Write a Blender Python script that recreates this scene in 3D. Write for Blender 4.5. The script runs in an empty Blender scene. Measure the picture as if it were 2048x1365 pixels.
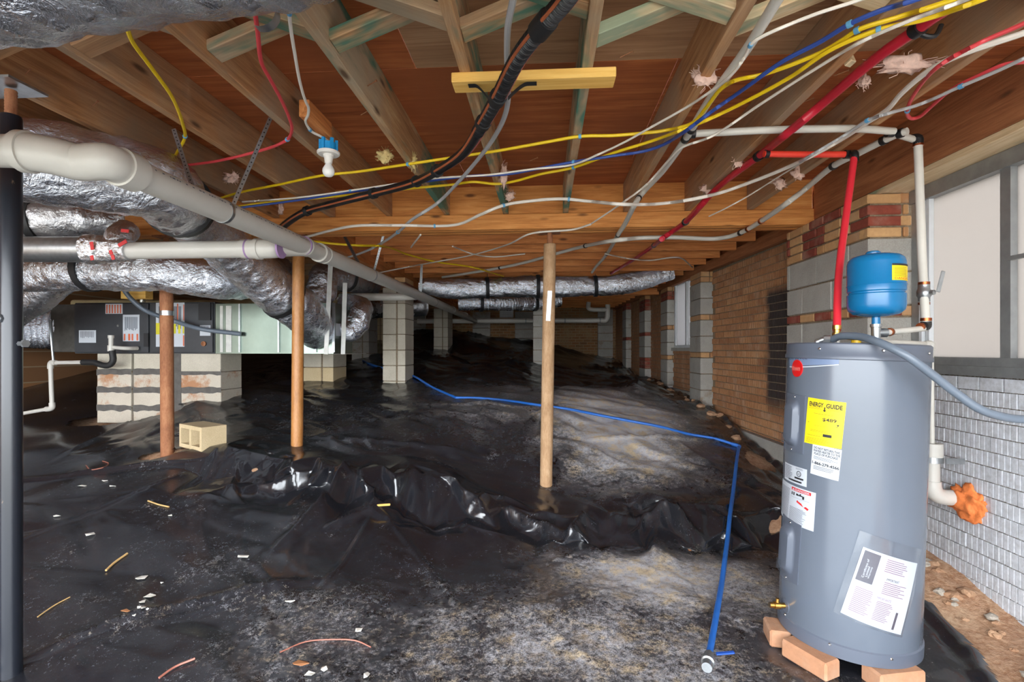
import bpy, bmesh, math, random
import numpy as np
from mathutils import Vector, Matrix, noise as mnoise

random.seed(7)
RNG = np.random.default_rng(11)
SC = bpy.context.scene
COL = SC.collection
CAMZ = 1.35                      # eye height above the low ground; all heights below are relative to the eye
F = 1000.0                       # focal length in pixels of the 2048 x 1365 frame
HZ = 700.0                       # horizon row
TH = math.atan(66 / F)           # yaw of the camera against the house axis
CT, ST = math.cos(TH), math.sin(TH)

# ---------------------------------------------------------------- camera
cd = bpy.data.cameras.new('camera')
cam = bpy.data.objects.new('camera', cd); COL.objects.link(cam)
cam.location = (0, 0, 0)
cam.rotation_euler = (math.pi / 2, 0, TH)
cd.sensor_fit = 'HORIZONTAL'; cd.sensor_width = 36
cd.lens = 36 * F / 2048
cd.shift_y = (HZ - 682.5) / 2048
cd.clip_start = 0.05; cd.clip_end = 200
SC.camera = cam

# ---------------------------------------------------------------- daylight
W = bpy.data.worlds.new('world'); SC.world = W; W.use_nodes = True
bg = W.node_tree.nodes['Background']
bg.inputs[0].default_value = (0.90, 0.95, 1.0, 1); bg.inputs[1].default_value = 5.2
SC.view_settings.view_transform = 'Standard'; SC.view_settings.look = 'None'
SC.view_settings.exposure = 1.3; SC.view_settings.gamma = 1.0
SC.view_settings.use_curve_mapping = False
SC.cycles.max_bounces = 10; SC.cycles.diffuse_bounces = 6; SC.cycles.glossy_bounces = 4
SC.cycles.transmission_bounces = 6
SC.cycles.use_denoising = True
try: SC.cycles.denoiser = 'OPENIMAGEDENOISE'
except Exception: pass
# the only light is the open sky: it comes in through the open side behind the photographer and through the windows

# ---------------------------------------------------------------- pixel helpers (relative to the eye)
def ray(px, py):
    u = (px - 1024) / F; v = (HZ - py) / F
    return (u * CT - ST, CT + u * ST, v)
def atY(px, py, Y): r = ray(px, py); k = Y / r[1]; return Vector((r[0] * k, Y, r[2] * k))
def atX(px, py, X): r = ray(px, py); k = X / r[0]; return Vector((X, r[1] * k, r[2] * k))
def atZ(px, py, Z): r = ray(px, py); k = Z / r[2]; return Vector((r[0] * k, r[1] * k, Z))
def atD(px, py, d): r = ray(px, py); return Vector((r[0] * d, r[1] * d, r[2] * d))

# ---------------------------------------------------------------- objects
WL = {}
def wl(o): return WL.get(o.name, Vector((0, 0, 0)))
def tag(o, label=None, cat=None, group=None, kind=None):
    if label: o['label'] = label
    if cat: o['category'] = cat
    if group: o['group'] = group
    if kind: o['kind'] = kind
    return o
def link(o, loc, parent):
    COL.objects.link(o)
    WL[o.name] = Vector(loc)
    if parent is not None:
        o.parent = parent; o.location = Vector(loc) - wl(parent)
    else: o.location = loc
    return o
def empty(name, loc, label=None, cat=None, group=None, kind=None):
    o = bpy.data.objects.new(name, None); o.empty_display_size = 0.1
    link(o, loc, None); return tag(o, label, cat, group, kind)
class MB:
    def __init__(s): s.v = []; s.f = []; s.mi = []; s.cur = 0
    def add(s, V, Fc):
        b = len(s.v); s.v += [tuple(p) for p in V]; s.f += [tuple(i + b for i in f) for f in Fc]; s.mi += [s.cur] * len(Fc); return s
    def box(s, c, d, M=None, ch=0.0):
        x, y, z = d[0] / 2, d[1] / 2, d[2] / 2
        V = [Vector((sx * x, sy * y, sz * z)) for sz in (-1, 1) for sy in (-1, 1) for sx in (-1, 1)]
        if M is not None: V = [M @ p for p in V]
        V = [p + Vector(c) for p in V]
        return s.add(V, [(0, 2, 3, 1), (4, 5, 7, 6), (0, 1, 5, 4), (2, 6, 7, 3), (0, 4, 6, 2), (1, 3, 7, 5)])
    def tube(s, P, r, n=10, cap=True, sub=0, rf=None):
        P = [Vector(p) for p in P]
        if sub: P = catmull(P, sub)
        N = len(P); fr = frames(P); b = []
        for i, p in enumerate(P):
            rr = rf(i / (N - 1)) if rf else (r[i] if isinstance(r, (list, tuple)) else r)
            u, w = fr[i]
            b += [p + (u * math.cos(2 * math.pi * k / n) + w * math.sin(2 * math.pi * k / n)) * rr for k in range(n)]
        fc = [(i * n + k, i * n + (k + 1) % n, (i + 1) * n + (k + 1) % n, (i + 1) * n + k) for i in range(N - 1) for k in range(n)]
        if cap: fc += [tuple(range(n - 1, -1, -1)), tuple((N - 1) * n + k for k in range(n))]
        return s.add(b, fc)
    def lathe(s, prof, c=(0, 0, 0), n=32, M=None, cap=True):
        V = []
        for (r, z) in prof:
            for k in range(n):
                a = 2 * math.pi * k / n; p = Vector((r * math.cos(a), r * math.sin(a), z))
                V.append((M @ p if M is not None else p) + Vector(c))
        N = len(prof)
        fc = [(i * n + k, i * n + (k + 1) % n, (i + 1) * n + (k + 1) % n, (i + 1) * n + k) for i in range(N - 1) for k in range(n)]
        if cap: fc += [tuple(range(n - 1, -1, -1)), tuple((N - 1) * n + k for k in range(n))]
        return s.add(V, fc)
    def build(s, name, mat, parent=None, smooth=False, origin=None, angle=None, **kw):
        V = s.v
        if origin is None:
            a = np.array(V); lo = a.min(0); hi = a.max(0)
            origin = Vector(((lo[0] + hi[0]) / 2, (lo[1] + hi[1]) / 2, lo[2]))
        origin = Vector(origin)
        me = bpy.data.meshes.new(name)
        me.from_pydata([(p[0] - origin.x, p[1] - origin.y, p[2] - origin.z) for p in V], [], s.f)
        for m in (mat if isinstance(mat, (list, tuple)) else [mat]): me.materials.append(m)
        if isinstance(mat, (list, tuple)): me.polygons.foreach_set('material_index', s.mi)
        if smooth:
            me.polygons.foreach_set('use_smooth', [True] * len(me.polygons))
            if angle is not False: 
                try: me.set_sharp_from_angle(angle=angle or math.radians(40))
                except Exception: pass
        me.update()
        o = bpy.data.objects.new(name, me)
        link(o, origin, parent)
        return tag(o, **kw)
def mb(): return MB()
def catmull(P, n):
    P = [Vector(p) for p in P]
    if len(P) < 3:
        return [P[0].lerp(P[1], i / n) for i in range(n + 1)]
    Q = [P[0] * 2 - P[1]] + P + [P[-1] * 2 - P[-2]]; out = []
    for i in range(1, len(Q) - 2):
        p0, p1, p2, p3 = Q[i - 1:i + 3]
        # centripetal parameters keep the curve from overshooting
        t0 = 0; t1 = t0 + max((p1 - p0).length, 1e-6) ** .5; t2 = t1 + max((p2 - p1).length, 1e-6) ** .5; t3 = t2 + max((p3 - p2).length, 1e-6) ** .5
        for k in range(n):
            t = t1 + (t2 - t1) * k / n
            a1 = p0 * ((t1 - t) / (t1 - t0)) + p1 * ((t - t0) / (t1 - t0)); a2 = p1 * ((t2 - t) / (t2 - t1)) + p2 * ((t - t1) / (t2 - t1)); a3 = p2 * ((t3 - t) / (t3 - t2)) + p3 * ((t - t2) / (t3 - t2))
            b1 = a1 * ((t2 - t) / (t2 - t0)) + a2 * ((t - t0) / (t2 - t0)); b2 = a2 * ((t3 - t) / (t3 - t1)) + a3 * ((t - t1) / (t3 - t1))
            out.append(b1 * ((t2 - t) / (t2 - t1)) + b2 * ((t - t1) / (t2 - t1)))
    return out + [P[-1]]
def frames(P):
    N = len(P); T = []
    for i in range(N):
        d = P[min(i + 1, N - 1)] - P[max(i - 1, 0)]
        T.append(d.normalized() if d.length > 1e-9 else Vector((0, 0, 1)))
    up = Vector((0, 0, 1)) if abs(T[0].z) < .9 else Vector((0, 1, 0))
    u = T[0].cross(up).normalized(); out = []
    for i in range(N):
        u = (u - T[i] * u.dot(T[i])).normalized(); out.append((u, T[i].cross(u)))
    return out

# ---------------------------------------------------------------- materials
class NT:
    def __init__(s, name):
        s.m = bpy.data.materials.new(name); s.m.use_nodes = True; s.t = s.m.node_tree; s.n = s.t.nodes; s.L = s.t.links
        s.b = s.n['Principled BSDF']; s.out = s.n['Material Output']
    def node(s, ty, **kw):
        q = s.n.new(ty)
        for k, v in kw.items():
            if k.startswith('i_'):
                key = k[2:]; key = int(key) if key.isdigit() else key.replace('_', ' ')
                if hasattr(v, 'is_output') or isinstance(v, bpy.types.NodeSocket): s.L.new(v, q.inputs[key])
                else: q.inputs[key].default_value = v
            else: setattr(q, k, v)
        return q
    def coord(s, scale=(1, 1, 1), rand=True, kind='Object'):
        tc = s.node('ShaderNodeTexCoord').outputs[kind]
        if rand:
            oi = s.node('ShaderNodeObjectInfo').outputs['Random']
            m = s.node('ShaderNodeMath', operation='MULTIPLY', i_0=oi, i_1=37.0).outputs[0]
            tc = s.node('ShaderNodeVectorMath', operation='ADD', i_0=tc, i_1=s.node('ShaderNodeCombineXYZ', i_0=m, i_1=m, i_2=m).outputs[0]).outputs[0]
        return s.node('ShaderNodeVectorMath', operation='MULTIPLY', i_0=tc, i_1=scale).outputs[0]
    def noise(s, vec, scale, detail=5, rough=.6, dist=0.0):
        return s.node('ShaderNodeTexNoise', i_Vector=vec, i_Scale=scale, i_Detail=detail, i_Roughness=rough, i_Distortion=dist).outputs['Fac']
    def ramp(s, fac, stops):
        r = s.node('ShaderNodeValToRGB', i_0=fac); e = r.color_ramp.elements
        while len(e) < len(stops): e.new(.5)
        for q, (p, c) in zip(e, stops): q.position = p; q.color = (*c, 1) if len(c) == 3 else c
        return r.outputs['Color']
    def mix(s, fac, a, b, mode='MIX'):
        q = s.node('ShaderNodeMix', data_type='RGBA', blend_type=mode)
        for i, v in ((0, fac), (6, a), (7, b)):
            if isinstance(v, bpy.types.NodeSocket): s.L.new(v, q.inputs[i])
            else: q.inputs[i].default_value = v if i == 0 else (*v[:3], 1)
        return q.outputs[2]
    def math(s, op, a, b=0.0):
        q = s.node('ShaderNodeMath', operation=op)
        for i, v in enumerate((a, b)):
            if isinstance(v, bpy.types.NodeSocket): s.L.new(v, q.inputs[i])
            else: q.inputs[i].default_value = v
        return q.outputs[0]
    def set(s, col=None, rough=None, metal=None, bump=None, bs=.3, bd=.01, **kw):
        for k, v in (('Base Color', col), ('Roughness', rough), ('Metallic', metal)):
            if v is None: continue
            if isinstance(v, bpy.types.NodeSocket): s.L.new(v, s.b.inputs[k])
            else: s.b.inputs[k].default_value = (*v, 1) if isinstance(v, tuple) and len(v) == 3 else v
        if bump is not None:
            q = s.node('ShaderNodeBump', i_Height=bump, i_Strength=bs, i_Distance=bd); s.L.new(q.outputs[0], s.b.inputs['Normal'])
        for k, v in kw.items(): s.b.inputs[k.replace('_', ' ')].default_value = v
        return s.m
def srgb(r, g, b):
    f = lambda c: (c / 255 / 12.92) if c / 255 <= .04045 else ((c / 255 + .055) / 1.055) ** 2.4
    return (f(r), f(g), f(b))
def sc3(c, k): return tuple(min(1, x * k) for x in c)
def plain(name, col, rough=.5, metal=0.0, var=.12, scale=14, bump=0.0, **kw):
    t = NT(name); v = t.coord(rand=True); n = t.noise(v, scale, 5, .6)
    c = t.ramp(n, [(.3, sc3(col, 1 - var)), (.7, sc3(col, 1 + var))])
    return t.set(c, rough, metal, n if bump else None, bump, **kw)
def wood(name, dark, mid, light, grey=None, green=None, rough=.75, gs=1.0, knots=True):
    t = NT(name)
    v = t.coord((1, 1, 1))
    g = t.noise(t.coord((1.1 * gs, 16 * gs, 16 * gs)), 2.2, 6, .65, .6)
    fine = t.noise(t.coord((3 * gs, 90 * gs, 90 * gs)), 2.0, 3, .6)
    c = t.ramp(t.math('ADD', t.math('MULTIPLY', g, .75), t.math('MULTIPLY', fine, .25)), [(.30, dark), (.5, mid), (.70, light)])
    big = t.noise(v, 1.6, 4, .6)
    if grey: c = t.mix(t.ramp(big, [(.42, (0, 0, 0)), (.62, (.85, .85, .85))]), c, grey)
    if green:
        gb = t.noise(t.coord((.9, 3, 3)), 1.3, 4, .7)
        c = t.mix(t.ramp(gb, [(.50, (0, 0, 0)), (.60, (.9, .9, .9))]), c, green)
    if knots:
        vo = t.node('ShaderNodeTexVoronoi', i_Vector=t.coord((2.2, 7, 7)), i_Scale=1.0, i_Randomness=1.0).outputs['Distance']
        c = t.mix(t.ramp(vo, [(.05, (.9, .9, .9)), (.13, (0, 0, 0))]), c, sc3(dark, .35))
    return t.set(c, rough, None, fine, .25, .004)
MT = {}
MT['joist'] = wood('joist_wood', srgb(130, 88, 54), srgb(178, 128, 84), srgb(206, 164, 118), grey=srgb(160, 138, 114))
MT['joist_green'] = wood('joist_wood_green_stain', srgb(134, 94, 60), srgb(182, 138, 94), srgb(214, 182, 138), grey=srgb(170, 156, 132), green=srgb(62, 122, 104))
MT['joist_far'] = wood('joist_wood_orange', srgb(160, 92, 44), srgb(208, 130, 70), srgb(230, 164, 100))
MT['girder'] = wood('girder_wood', srgb(160, 92, 40), srgb(206, 134, 66), srgb(228, 164, 94))
MT['rim'] = wood('rim_wood_brown', srgb(120, 72, 40), srgb(158, 100, 62), srgb(184, 124, 80))
MT['pine'] = wood('new_pine', srgb(214, 156, 70), srgb(236, 186, 96), srgb(246, 208, 126), knots=False)
MT['pale'] = wood('pale_pine', srgb(186, 156, 116), srgb(214, 188, 148), srgb(232, 212, 178), green=srgb(140, 156, 130))
MT['ply'] = wood('plywood_sheet', srgb(124, 64, 30), srgb(176, 98, 50), srgb(206, 130, 74), grey=srgb(156, 86, 46), rough=.8, gs=.55, knots=False)
MT['ply2'] = wood('plywood_sheet_pale', srgb(140, 100, 70), srgb(172, 130, 94), srgb(196, 158, 120), rough=.8, gs=.55, knots=False)
# ================================================================ the setting
JB, JT = 1.084, 1.315            # joist bottom and top above the eye
YG = 4.0                         # face of the first girder
XW, XP = 2.2, 1.98               # inside of the right wall, face of its piers
SILL = .962
YB = 13.2                        # far wall
XL = -6.6
YO = -.6                          # the open side of the crawl space, behind the photographer

# ---- ground heights from control points
CP = []
def cp(px, py, Y): p = atY(px, py, Y); CP.append((p.x, p.y, p.z))
for X in (-4, -2.5, -1, .5, 1.6, 2.3):
    CP.append((X, -.5, -1.36)); CP.append((X, 1.2, -1.35)); CP.append((X, 2.1, -1.325 + (.05 if X > 2 else 0)))
CP += [(-.9, 2.7, -1.30), (0, 2.8, -1.30), (.8, 2.8, -1.29), (1.5, 3.1, -1.27), (-2, 2.7, -1.22), (-3, 2.6, -1.2), (.4, 3.35, -1.27), (-.6, 3.3, -1.255), (1.2, 3.4, -1.25)]
for a in [(2040, 1255, 2.46), (1880, 1110, 2.95), (594, 905, 4.0), (335, 912, 3.95), (405, 908, 3.85), (720, 935, 3.85), (830, 950, 3.82), (950, 985, 3.85), (1092, 978, 4.0),
          (1250, 965, 4.1), (1400, 960, 4.2), (1560, 930, 4.8), (1480, 897, 4.95), (150, 950, 3.75), (230, 842, 4.9), (440, 800, 5.0), (100, 900, 4.2),
          (700, 850, 4.75), (800, 768, 6.5), (900, 815, 5.3), (1050, 830, 5.2), (1250, 850, 5.1), (640, 762, 6.3), (725, 718, 8.5), (888, 702, 10.7), (1088, 735, 8.9),
          (1250, 790, 6.4), (1400, 806, 6.7), (1330, 776, 8.5), (1285, 757, 10.3), (1116, 700, 12.6), (1240, 728, 12.0), (950, 676, 12.4), (907, 668, 12), (1150, 770, 7.2), (960, 735, 8)]:
    cp(*a)
CP += [(-4, 6.5, -.35), (-6, 5, -.7), (-5, 9, 0), (-5, 14, .3), (-2.2, 14, .36), (-6, 2.5, -1.1), (2.0, 14.2, -.3), (-3, 8.5, -.12), (-3.3, 5.0, -.62)]
CPA = np.array(CP)
def _tps(r): return np.where(r > 1e-9, r * r * np.log(np.maximum(r, 1e-9)), 0)
_n = len(CPA); _K = _tps(np.hypot(CPA[:, None, 0] - CPA[None, :, 0], CPA[:, None, 1] - CPA[None, :, 1])) + np.eye(_n) * .06
_P = np.c_[np.ones(_n), CPA[:, :2]]
_S = np.linalg.solve(np.block([[_K, _P], [_P.T, np.zeros((3, 3))]]), np.r_[CPA[:, 2], 0, 0, 0])
def ground(x, y):
    x = np.asarray(x, float); y = np.asarray(y, float); sh = x.shape; x = x.ravel(); y = y.ravel()
    sh_ = .05 * x + .05 * np.sin(x * 3.1 + 1) + .03 * np.sin(x * 7.3); yw = np.interp(y + sh_, [-9, 3.15, 3.43, 3.63, 4.02, 99], [-9, 3.15, 3.30, 3.92, 4.02, 99]) - sh_      # the dug-out edge is steep
    k = np.clip((x + 3.2) / .6, 0, 1) * np.clip((2.1 - x) / .3, 0, 1); y = y * (1 - k) + yw * k
    z = _S[_n] + _S[_n + 1] * x + _S[_n + 2] * y
    for i in range(_n): z = z + _S[i] * _tps(np.hypot(x - CPA[i, 0], y - CPA[i, 1]))
    return z.reshape(sh)
def gz(x, y): return float(ground(np.array([x]), np.array([y]))[0])
def onground(px, py, lift=0.0):
    r = ray(px, py); lo, hi = .8, 16.0; k = lo; prev = None
    while k < hi:
        d = r[2] * k - gz(r[0] * k, r[1] * k)
        if d <= 0: break
        k += .05
    a, b = k - .05, k
    for _ in range(20):
        m = (a + b) / 2
        if r[2] * m - gz(r[0] * m, r[1] * m) > 0: a = m
        else: b = m
    return Vector((r[0] * b, r[1] * b, r[2] * b + lift))

# smooth value noise on numpy arrays
def vnoise(x, y, s, seed):
    rs = np.random.default_rng(seed); T = rs.random((64, 64)); x = x * s + 100; y = y * s + 100
    xi = np.floor(x).astype(int); yi = np.floor(y).astype(int); fx = x - xi; fy = y - yi; fx = fx * fx * (3 - 2 * fx); fy = fy * fy * (3 - 2 * fy)
    g = lambda a, b: T[a % 64, b % 64]
    return (g(xi, yi) * (1 - fx) + g(xi + 1, yi) * fx) * (1 - fy) + (g(xi, yi + 1) * (1 - fx) + g(xi + 1, yi + 1) * fx) * fy
def grid(xs, ys):
    X, Y = np.meshgrid(xs, ys); nx, ny = len(xs), len(ys)
    idx = np.arange(nx * ny).reshape(ny, nx)
    Q = np.stack([idx[:-1, :-1], idx[:-1, 1:], idx[1:, 1:], idx[1:, :-1]], -1).reshape(-1, 4)
    return X.ravel(), Y.ravel(), Q
def npmesh(name, V, Q, mat, parent=None, smooth=True, attr=None, **kw):
    me = bpy.data.meshes.new(name); me.from_pydata(V.tolist(), [], Q.tolist()); me.materials.append(mat)
    if smooth: me.polygons.foreach_set('use_smooth', [True] * len(me.polygons))
    for k, a in (attr or {}).items():
        at = me.attributes.new(k, 'FLOAT', 'POINT'); at.data.foreach_set('value', a.astype(np.float32))
    me.update(); o = bpy.data.objects.new(name, me); link(o, (0, 0, 0), parent); return tag(o, **kw)

t = NT('bare_soil'); v = t.coord(rand=False)
n1 = t.noise(v, 3, 6, .65); n2 = t.noise(v, 40, 5, .7)
MT['soil'] = t.set(t.mix(.35, t.ramp(n1, [(.3, srgb(132, 84, 54)), (.5, srgb(176, 128, 92)), (.7, srgb(206, 172, 138))]), t.ramp(n2, [(.35, srgb(110, 74, 50)), (.65, srgb(224, 200, 172))])), .95, None, n2, .6, .02)
gx, gy, Q = grid(np.arange(XL, XW + .16, .075), np.r_[np.arange(-1.6, 6, .07), np.arange(6, YB + .3, .15)])
def soil(gx, gy):
    gzv = ground(gx, gy) - .02 + (vnoise(gx, gy, 6, 1) - .5) * .03 + (vnoise(gx, gy, 17, 2) - .5) * .015
    gzv = gzv - .10 * np.clip((1.62 - gx) / .1, 0, 1) * (1 - np.exp(-((gx + 2.9) / .9) ** 6 - ((gy - 4.35) / .85) ** 6))
    return np.where(gx > 1.7, gzv + .012, gzv)
gzv = soil(gx, gy)
npmesh('floor', np.c_[gx, gy, gzv], Q, MT['soil'], kind='structure', label='bare tan crawl space soil with dusty rubble')

MT['unseen_ground'] = plain('added_pale_ground', srgb(166, 163, 154), .95, 0, .15, 2)  # added ground, kept neutral so its bounce casts no warm tint
def gplane(name, V): 
    me = bpy.data.meshes.new(name); me.from_pydata(V, [], [(0, 1, 2, 3)]); me.materials.append(MT['unseen_ground']); me.update(); o = bpy.data.objects.new(name, me); link(o, (0, 0, 0), None); return tag(o, kind='structure')
gplane('floor', [(-30, -30, -1.44), (30, -30, -1.44), (30, -1.5, -1.44), (-30, -1.5, -1.44)])      # unseen ground outside, added to keep sky light from shining up from below
gplane('floor', [(2.44, -1.5, -1.44), (30, -1.5, -1.44), (30, 30, -.9), (2.44, 30, -.9)])

# ---- plastic sheet over the ground: folds are real relief
def creases(x, y, n, box, amp, wid, ln, seed, ang=None):
    rs = np.random.default_rng(seed); z = np.zeros_like(x)
    for _ in range(n):
        cx = rs.uniform(box[0], box[1]); cy = rs.uniform(box[2], box[3]); a = rs.uniform(0, math.pi) if ang is None else rs.normal(ang, .35)
        l = ln * rs.uniform(.5, 1.6); w = wid * rs.uniform(.5, 1.5); h = amp * rs.uniform(.3, 1) * rs.choice([1, 1, -.6])
        dx = x - cx; dy = y - cy; s = dx * math.cos(a) + dy * math.sin(a); d = -dx * math.sin(a) + dy * math.cos(a) + .18 * s * s * rs.normal()
        z += h * np.exp(-np.abs(d) / w) * np.maximum(0, 1 - (s / l) ** 2)
    return z
def facets(x, y, n, box, amp, seed, ang=0.0, ratio=1.0):
    """crumple: random heights joined by flat triangles, sharp creases between them"""
    from mathutils.geometry import delaunay_2d_cdt
    rs = np.random.default_rng(seed); c, s = math.cos(ang), math.sin(ang)
    P = np.c_[rs.uniform(box[0], box[1], n), rs.uniform(box[2], box[3], n)]
    P = np.r_[P, [[box[0], box[2]], [box[0], box[3]], [box[1], box[2]], [box[1], box[3]]]]; h = np.r_[rs.uniform(-1, 1, n), 0, 0, 0, 0] * amp
    R2 = np.array([[c, s], [-s * ratio, c * ratio]]); Pt = P @ R2.T
    vs, _, tris, *_r = delaunay_2d_cdt([Vector(p) for p in Pt], [], [], 0, 1e-6)
    out = np.zeros_like(x); inb = np.where((x > box[0]) & (x < box[1]) & (y > box[2]) & (y < box[3]))[0]
    q = np.c_[x[inb], y[inb]] @ R2.T; V = np.array([tuple(v) for v in vs]); val = np.zeros(len(inb))
    order = np.argsort(q[:, 0]); qs = q[order]
    for t3 in tris:
        a, b, d = V[t3[0]], V[t3[1]], V[t3[2]]; lo = min(a[0], b[0], d[0]); hi = max(a[0], b[0], d[0])
        i0, i1 = np.searchsorted(qs[:, 0], [lo, hi]); k = order[i0:i1]; w = q[k]
        den = (b[1] - d[1]) * (a[0] - d[0]) + (d[0] - b[0]) * (a[1] - d[1])
        if abs(den) < 1e-12: continue
        l1 = ((b[1] - d[1]) * (w[:, 0] - d[0]) + (d[0] - b[0]) * (w[:, 1] - d[1])) / den; l2 = ((d[1] - a[1]) * (w[:, 0] - d[0]) + (a[0] - d[0]) * (w[:, 1] - d[1])) / den; l3 = 1 - l1 - l2
        m = (l1 >= -1e-9) & (l2 >= -1e-9) & (l3 >= -1e-9); val[k[m]] = (l1 * h[t3[0]] + l2 * h[t3[1]] + l3 * h[t3[2]])[m]
    out[inb] = val; return out
def fold(x, y, p0, p1, h, w, bend=0.0, asym=1.0):
    dx, dy = p1[0] - p0[0], p1[1] - p0[1]; L = math.hypot(dx, dy); dx /= L; dy /= L
    s = (x - p0[0]) * dx + (y - p0[1]) * dy; d = -(x - p0[0]) * dy + (y - p0[1]) * dx - bend * np.sin(np.clip(s / L, 0, 1) * math.pi)
    e = np.clip(s / L, -.15, 1.15); taper = np.maximum(0, np.sin((e + .15) / 1.3 * math.pi)) ** .7
    return h * np.exp(-np.abs(d) / np.where(d > 0, w, w * asym)) * taper
def seglist(px_pts):
    return [(lambda p: (p.x, p.y))(onground(*q)) for q in px_pts]
sx, sy, SQ = grid(np.r_[np.arange(XL + .03, -4.2, .06), np.arange(-4.2, XW + .02, .016)], np.r_[np.arange(-1.4, 1.2, .06), np.arange(1.2, 3.3, .019), np.arange(3.3, 3.85, .0075), np.arange(3.85, 5.6, .019), np.arange(5.6, 9, .045), np.arange(9, YB, .1)])
z = ground(sx, sy)
z += (vnoise(sx, sy, 1.3, 3) - .5) * .03 + (vnoise(sx, sy, 3.1, 4) - .5) * .02
# loose bank of film between the low and the high ground
yb0 = 3.54 - (.05 * sx + .05 * np.sin(sx * 3.1 + 1) + .03 * np.sin(sx * 7.3))
bank = np.exp(-(np.abs(sy - yb0) / .34) ** 4)
z += bank * facets(sx, sy, 130, (-2.6, 1.95, 2.9, 4.4), .06, 21, ang=.1, ratio=.6)
z += bank * facets(sx, sy, 420, (-2.6, 1.95, 2.9, 4.4), .012, 22)
pleat = np.exp(-(np.abs(sy - yb0) / .22) ** 4) * np.clip((sx + 2.6) / .4, 0, 1) * np.clip((1.95 - sx) / .2, 0, 1)
yoff = pleat * (facets(sx, sy, 170, (-2.8, 2.0, 3.1, 4.0), .13, 41, ang=.25, ratio=.5) + facets(sx, sy, 500, (-2.8, 2.0, 3.2, 4.0), .018, 42, ang=.5))
back = np.clip((sy - 3.9) / .3, 0, 1)
z += back * facets(sx, sy, 900, (-4.2, 1.97, 3.6, 9.2), .024, 23, ang=2.6, ratio=2.2)
z += back * facets(sx, sy, 1500, (-4.2, 1.97, 3.6, 8.0), .010, 24, ang=.3, ratio=1.6)
z += creases(sx, sy, 120, (-3.6, 2.0, 7.0, 13), .08, .12, .8, 25)
front = 1 - np.clip((sy - 3.0) / .4, 0, 1)
z += front * creases(sx, sy, 70, (-3.4, 1.3, 1.4, 3.4), .010, .014, .6, 26, ang=2.7)
left = np.clip((-.3 - sx) / .6, 0, 1)
z += front * left * facets(sx, sy, 240, (-4.2, .2, 1.3, 3.4), .014, 28, ang=2.7, ratio=2.5)
z += front * facets(sx, sy, 300, (-.8, 1.9, 1.3, 3.4), .005, 29)
z += creases(sx, sy, 40, (1.0, 2.0, 3.6, 9.5), .04, .05, .5, 27)
for a, b, h, w, bd in [((690, 935), (560, 1090), .075, .05, .03), ((760, 1015), (690, 940), .06, .035, 0), ((765, 1015), (800, 1000), .05, .05, 0), ((830, 945), (770, 990), .10, .05, 0), ((760, 1020), (660, 1055), .05, .04, 0),
                       ((965, 995), (935, 1040), .07, .05, 0), ((1000, 1035), (1150, 1080), .08, .05, .02), ((1165, 1030), (1130, 1085), .09, .05, .0), ((1160, 1025), (1000, 1040), .05, .04, 0), ((1230, 1025), (1300, 1050), .06, .05, 0),
                       ((1460, 1010), (1270, 1055), .07, .05, .02), ((470, 985), (620, 960), .08, .06, .02), ((640, 880), (720, 855), .05, .04, 0), ((650, 885), (960, 910), .055, .045, .02), ((60, 965), (380, 930), .05, .04, .02),
                       ((40, 1335), (560, 1180), .055, .05, .05), ((300, 1260), (620, 1170), .03, .04, .0), ((760, 1020), (980, 1300), .022, .022, .05), ((770, 1020), (1000, 1080), .02, .02, 0), ((750, 1020), (640, 1180), .02, .02, .02),
                       ((1030, 1145), (1300, 1080), .014, .02, 0), ((1060, 1225), (1260, 1180), .014, .02, .02), ((1040, 1220), (1180, 1330), .014, .02, .0), ((345, 960), (60, 1075), .03, .03, .0), ((1080, 830), (1020, 890), .07, .05, .0), ((1085, 830), (1075, 870), .05, .03, 0),
                       ((850, 810), (1060, 820), .05, .035, 0), ((1200, 880), (1470, 890), .04, .03, .0), ((830, 700), (1050, 760), .05, .06, 0), ((620, 800), (900, 850), .04, .04, .03)]:
    pa, pb = seglist([a, b]); z += fold(sx, sy, pa, pb, h * .85, w * .7, bd, .45)
z += .012
dust = np.zeros_like(sx)
# dust lies thickest on the trodden low ground and along the right side
def blob(px, py, rx, ry, k):
    p = onground(px, py); return k * np.exp(-(((sx - p.x) / rx) ** 2 + ((sy - p.y) / ry) ** 2))
for a in [(1320, 1150, .75, .55, .85), (1200, 1300, .9, .6, .6), (900, 1300, .8, .6, .42), (1230, 830, .8, 1.3, 1.25), (1300, 940, .5, .3, .7), (650, 1290, .5, .4, .45), (330, 1150, 1.0, .7, .16), (700, 880, 1.6, .8, .12), (1500, 1200, .4, .5, .6), (300, 950, .5, .2, .35), (1000, 800, 1.2, 1.2, .45), (700, 850, 1.6, 1.0, .2)]:
    dust = np.maximum(dust, blob(*a))
dust *= 1 - .75 * np.exp(-(np.abs(sy - yb0) / .33) ** 4)
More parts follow.
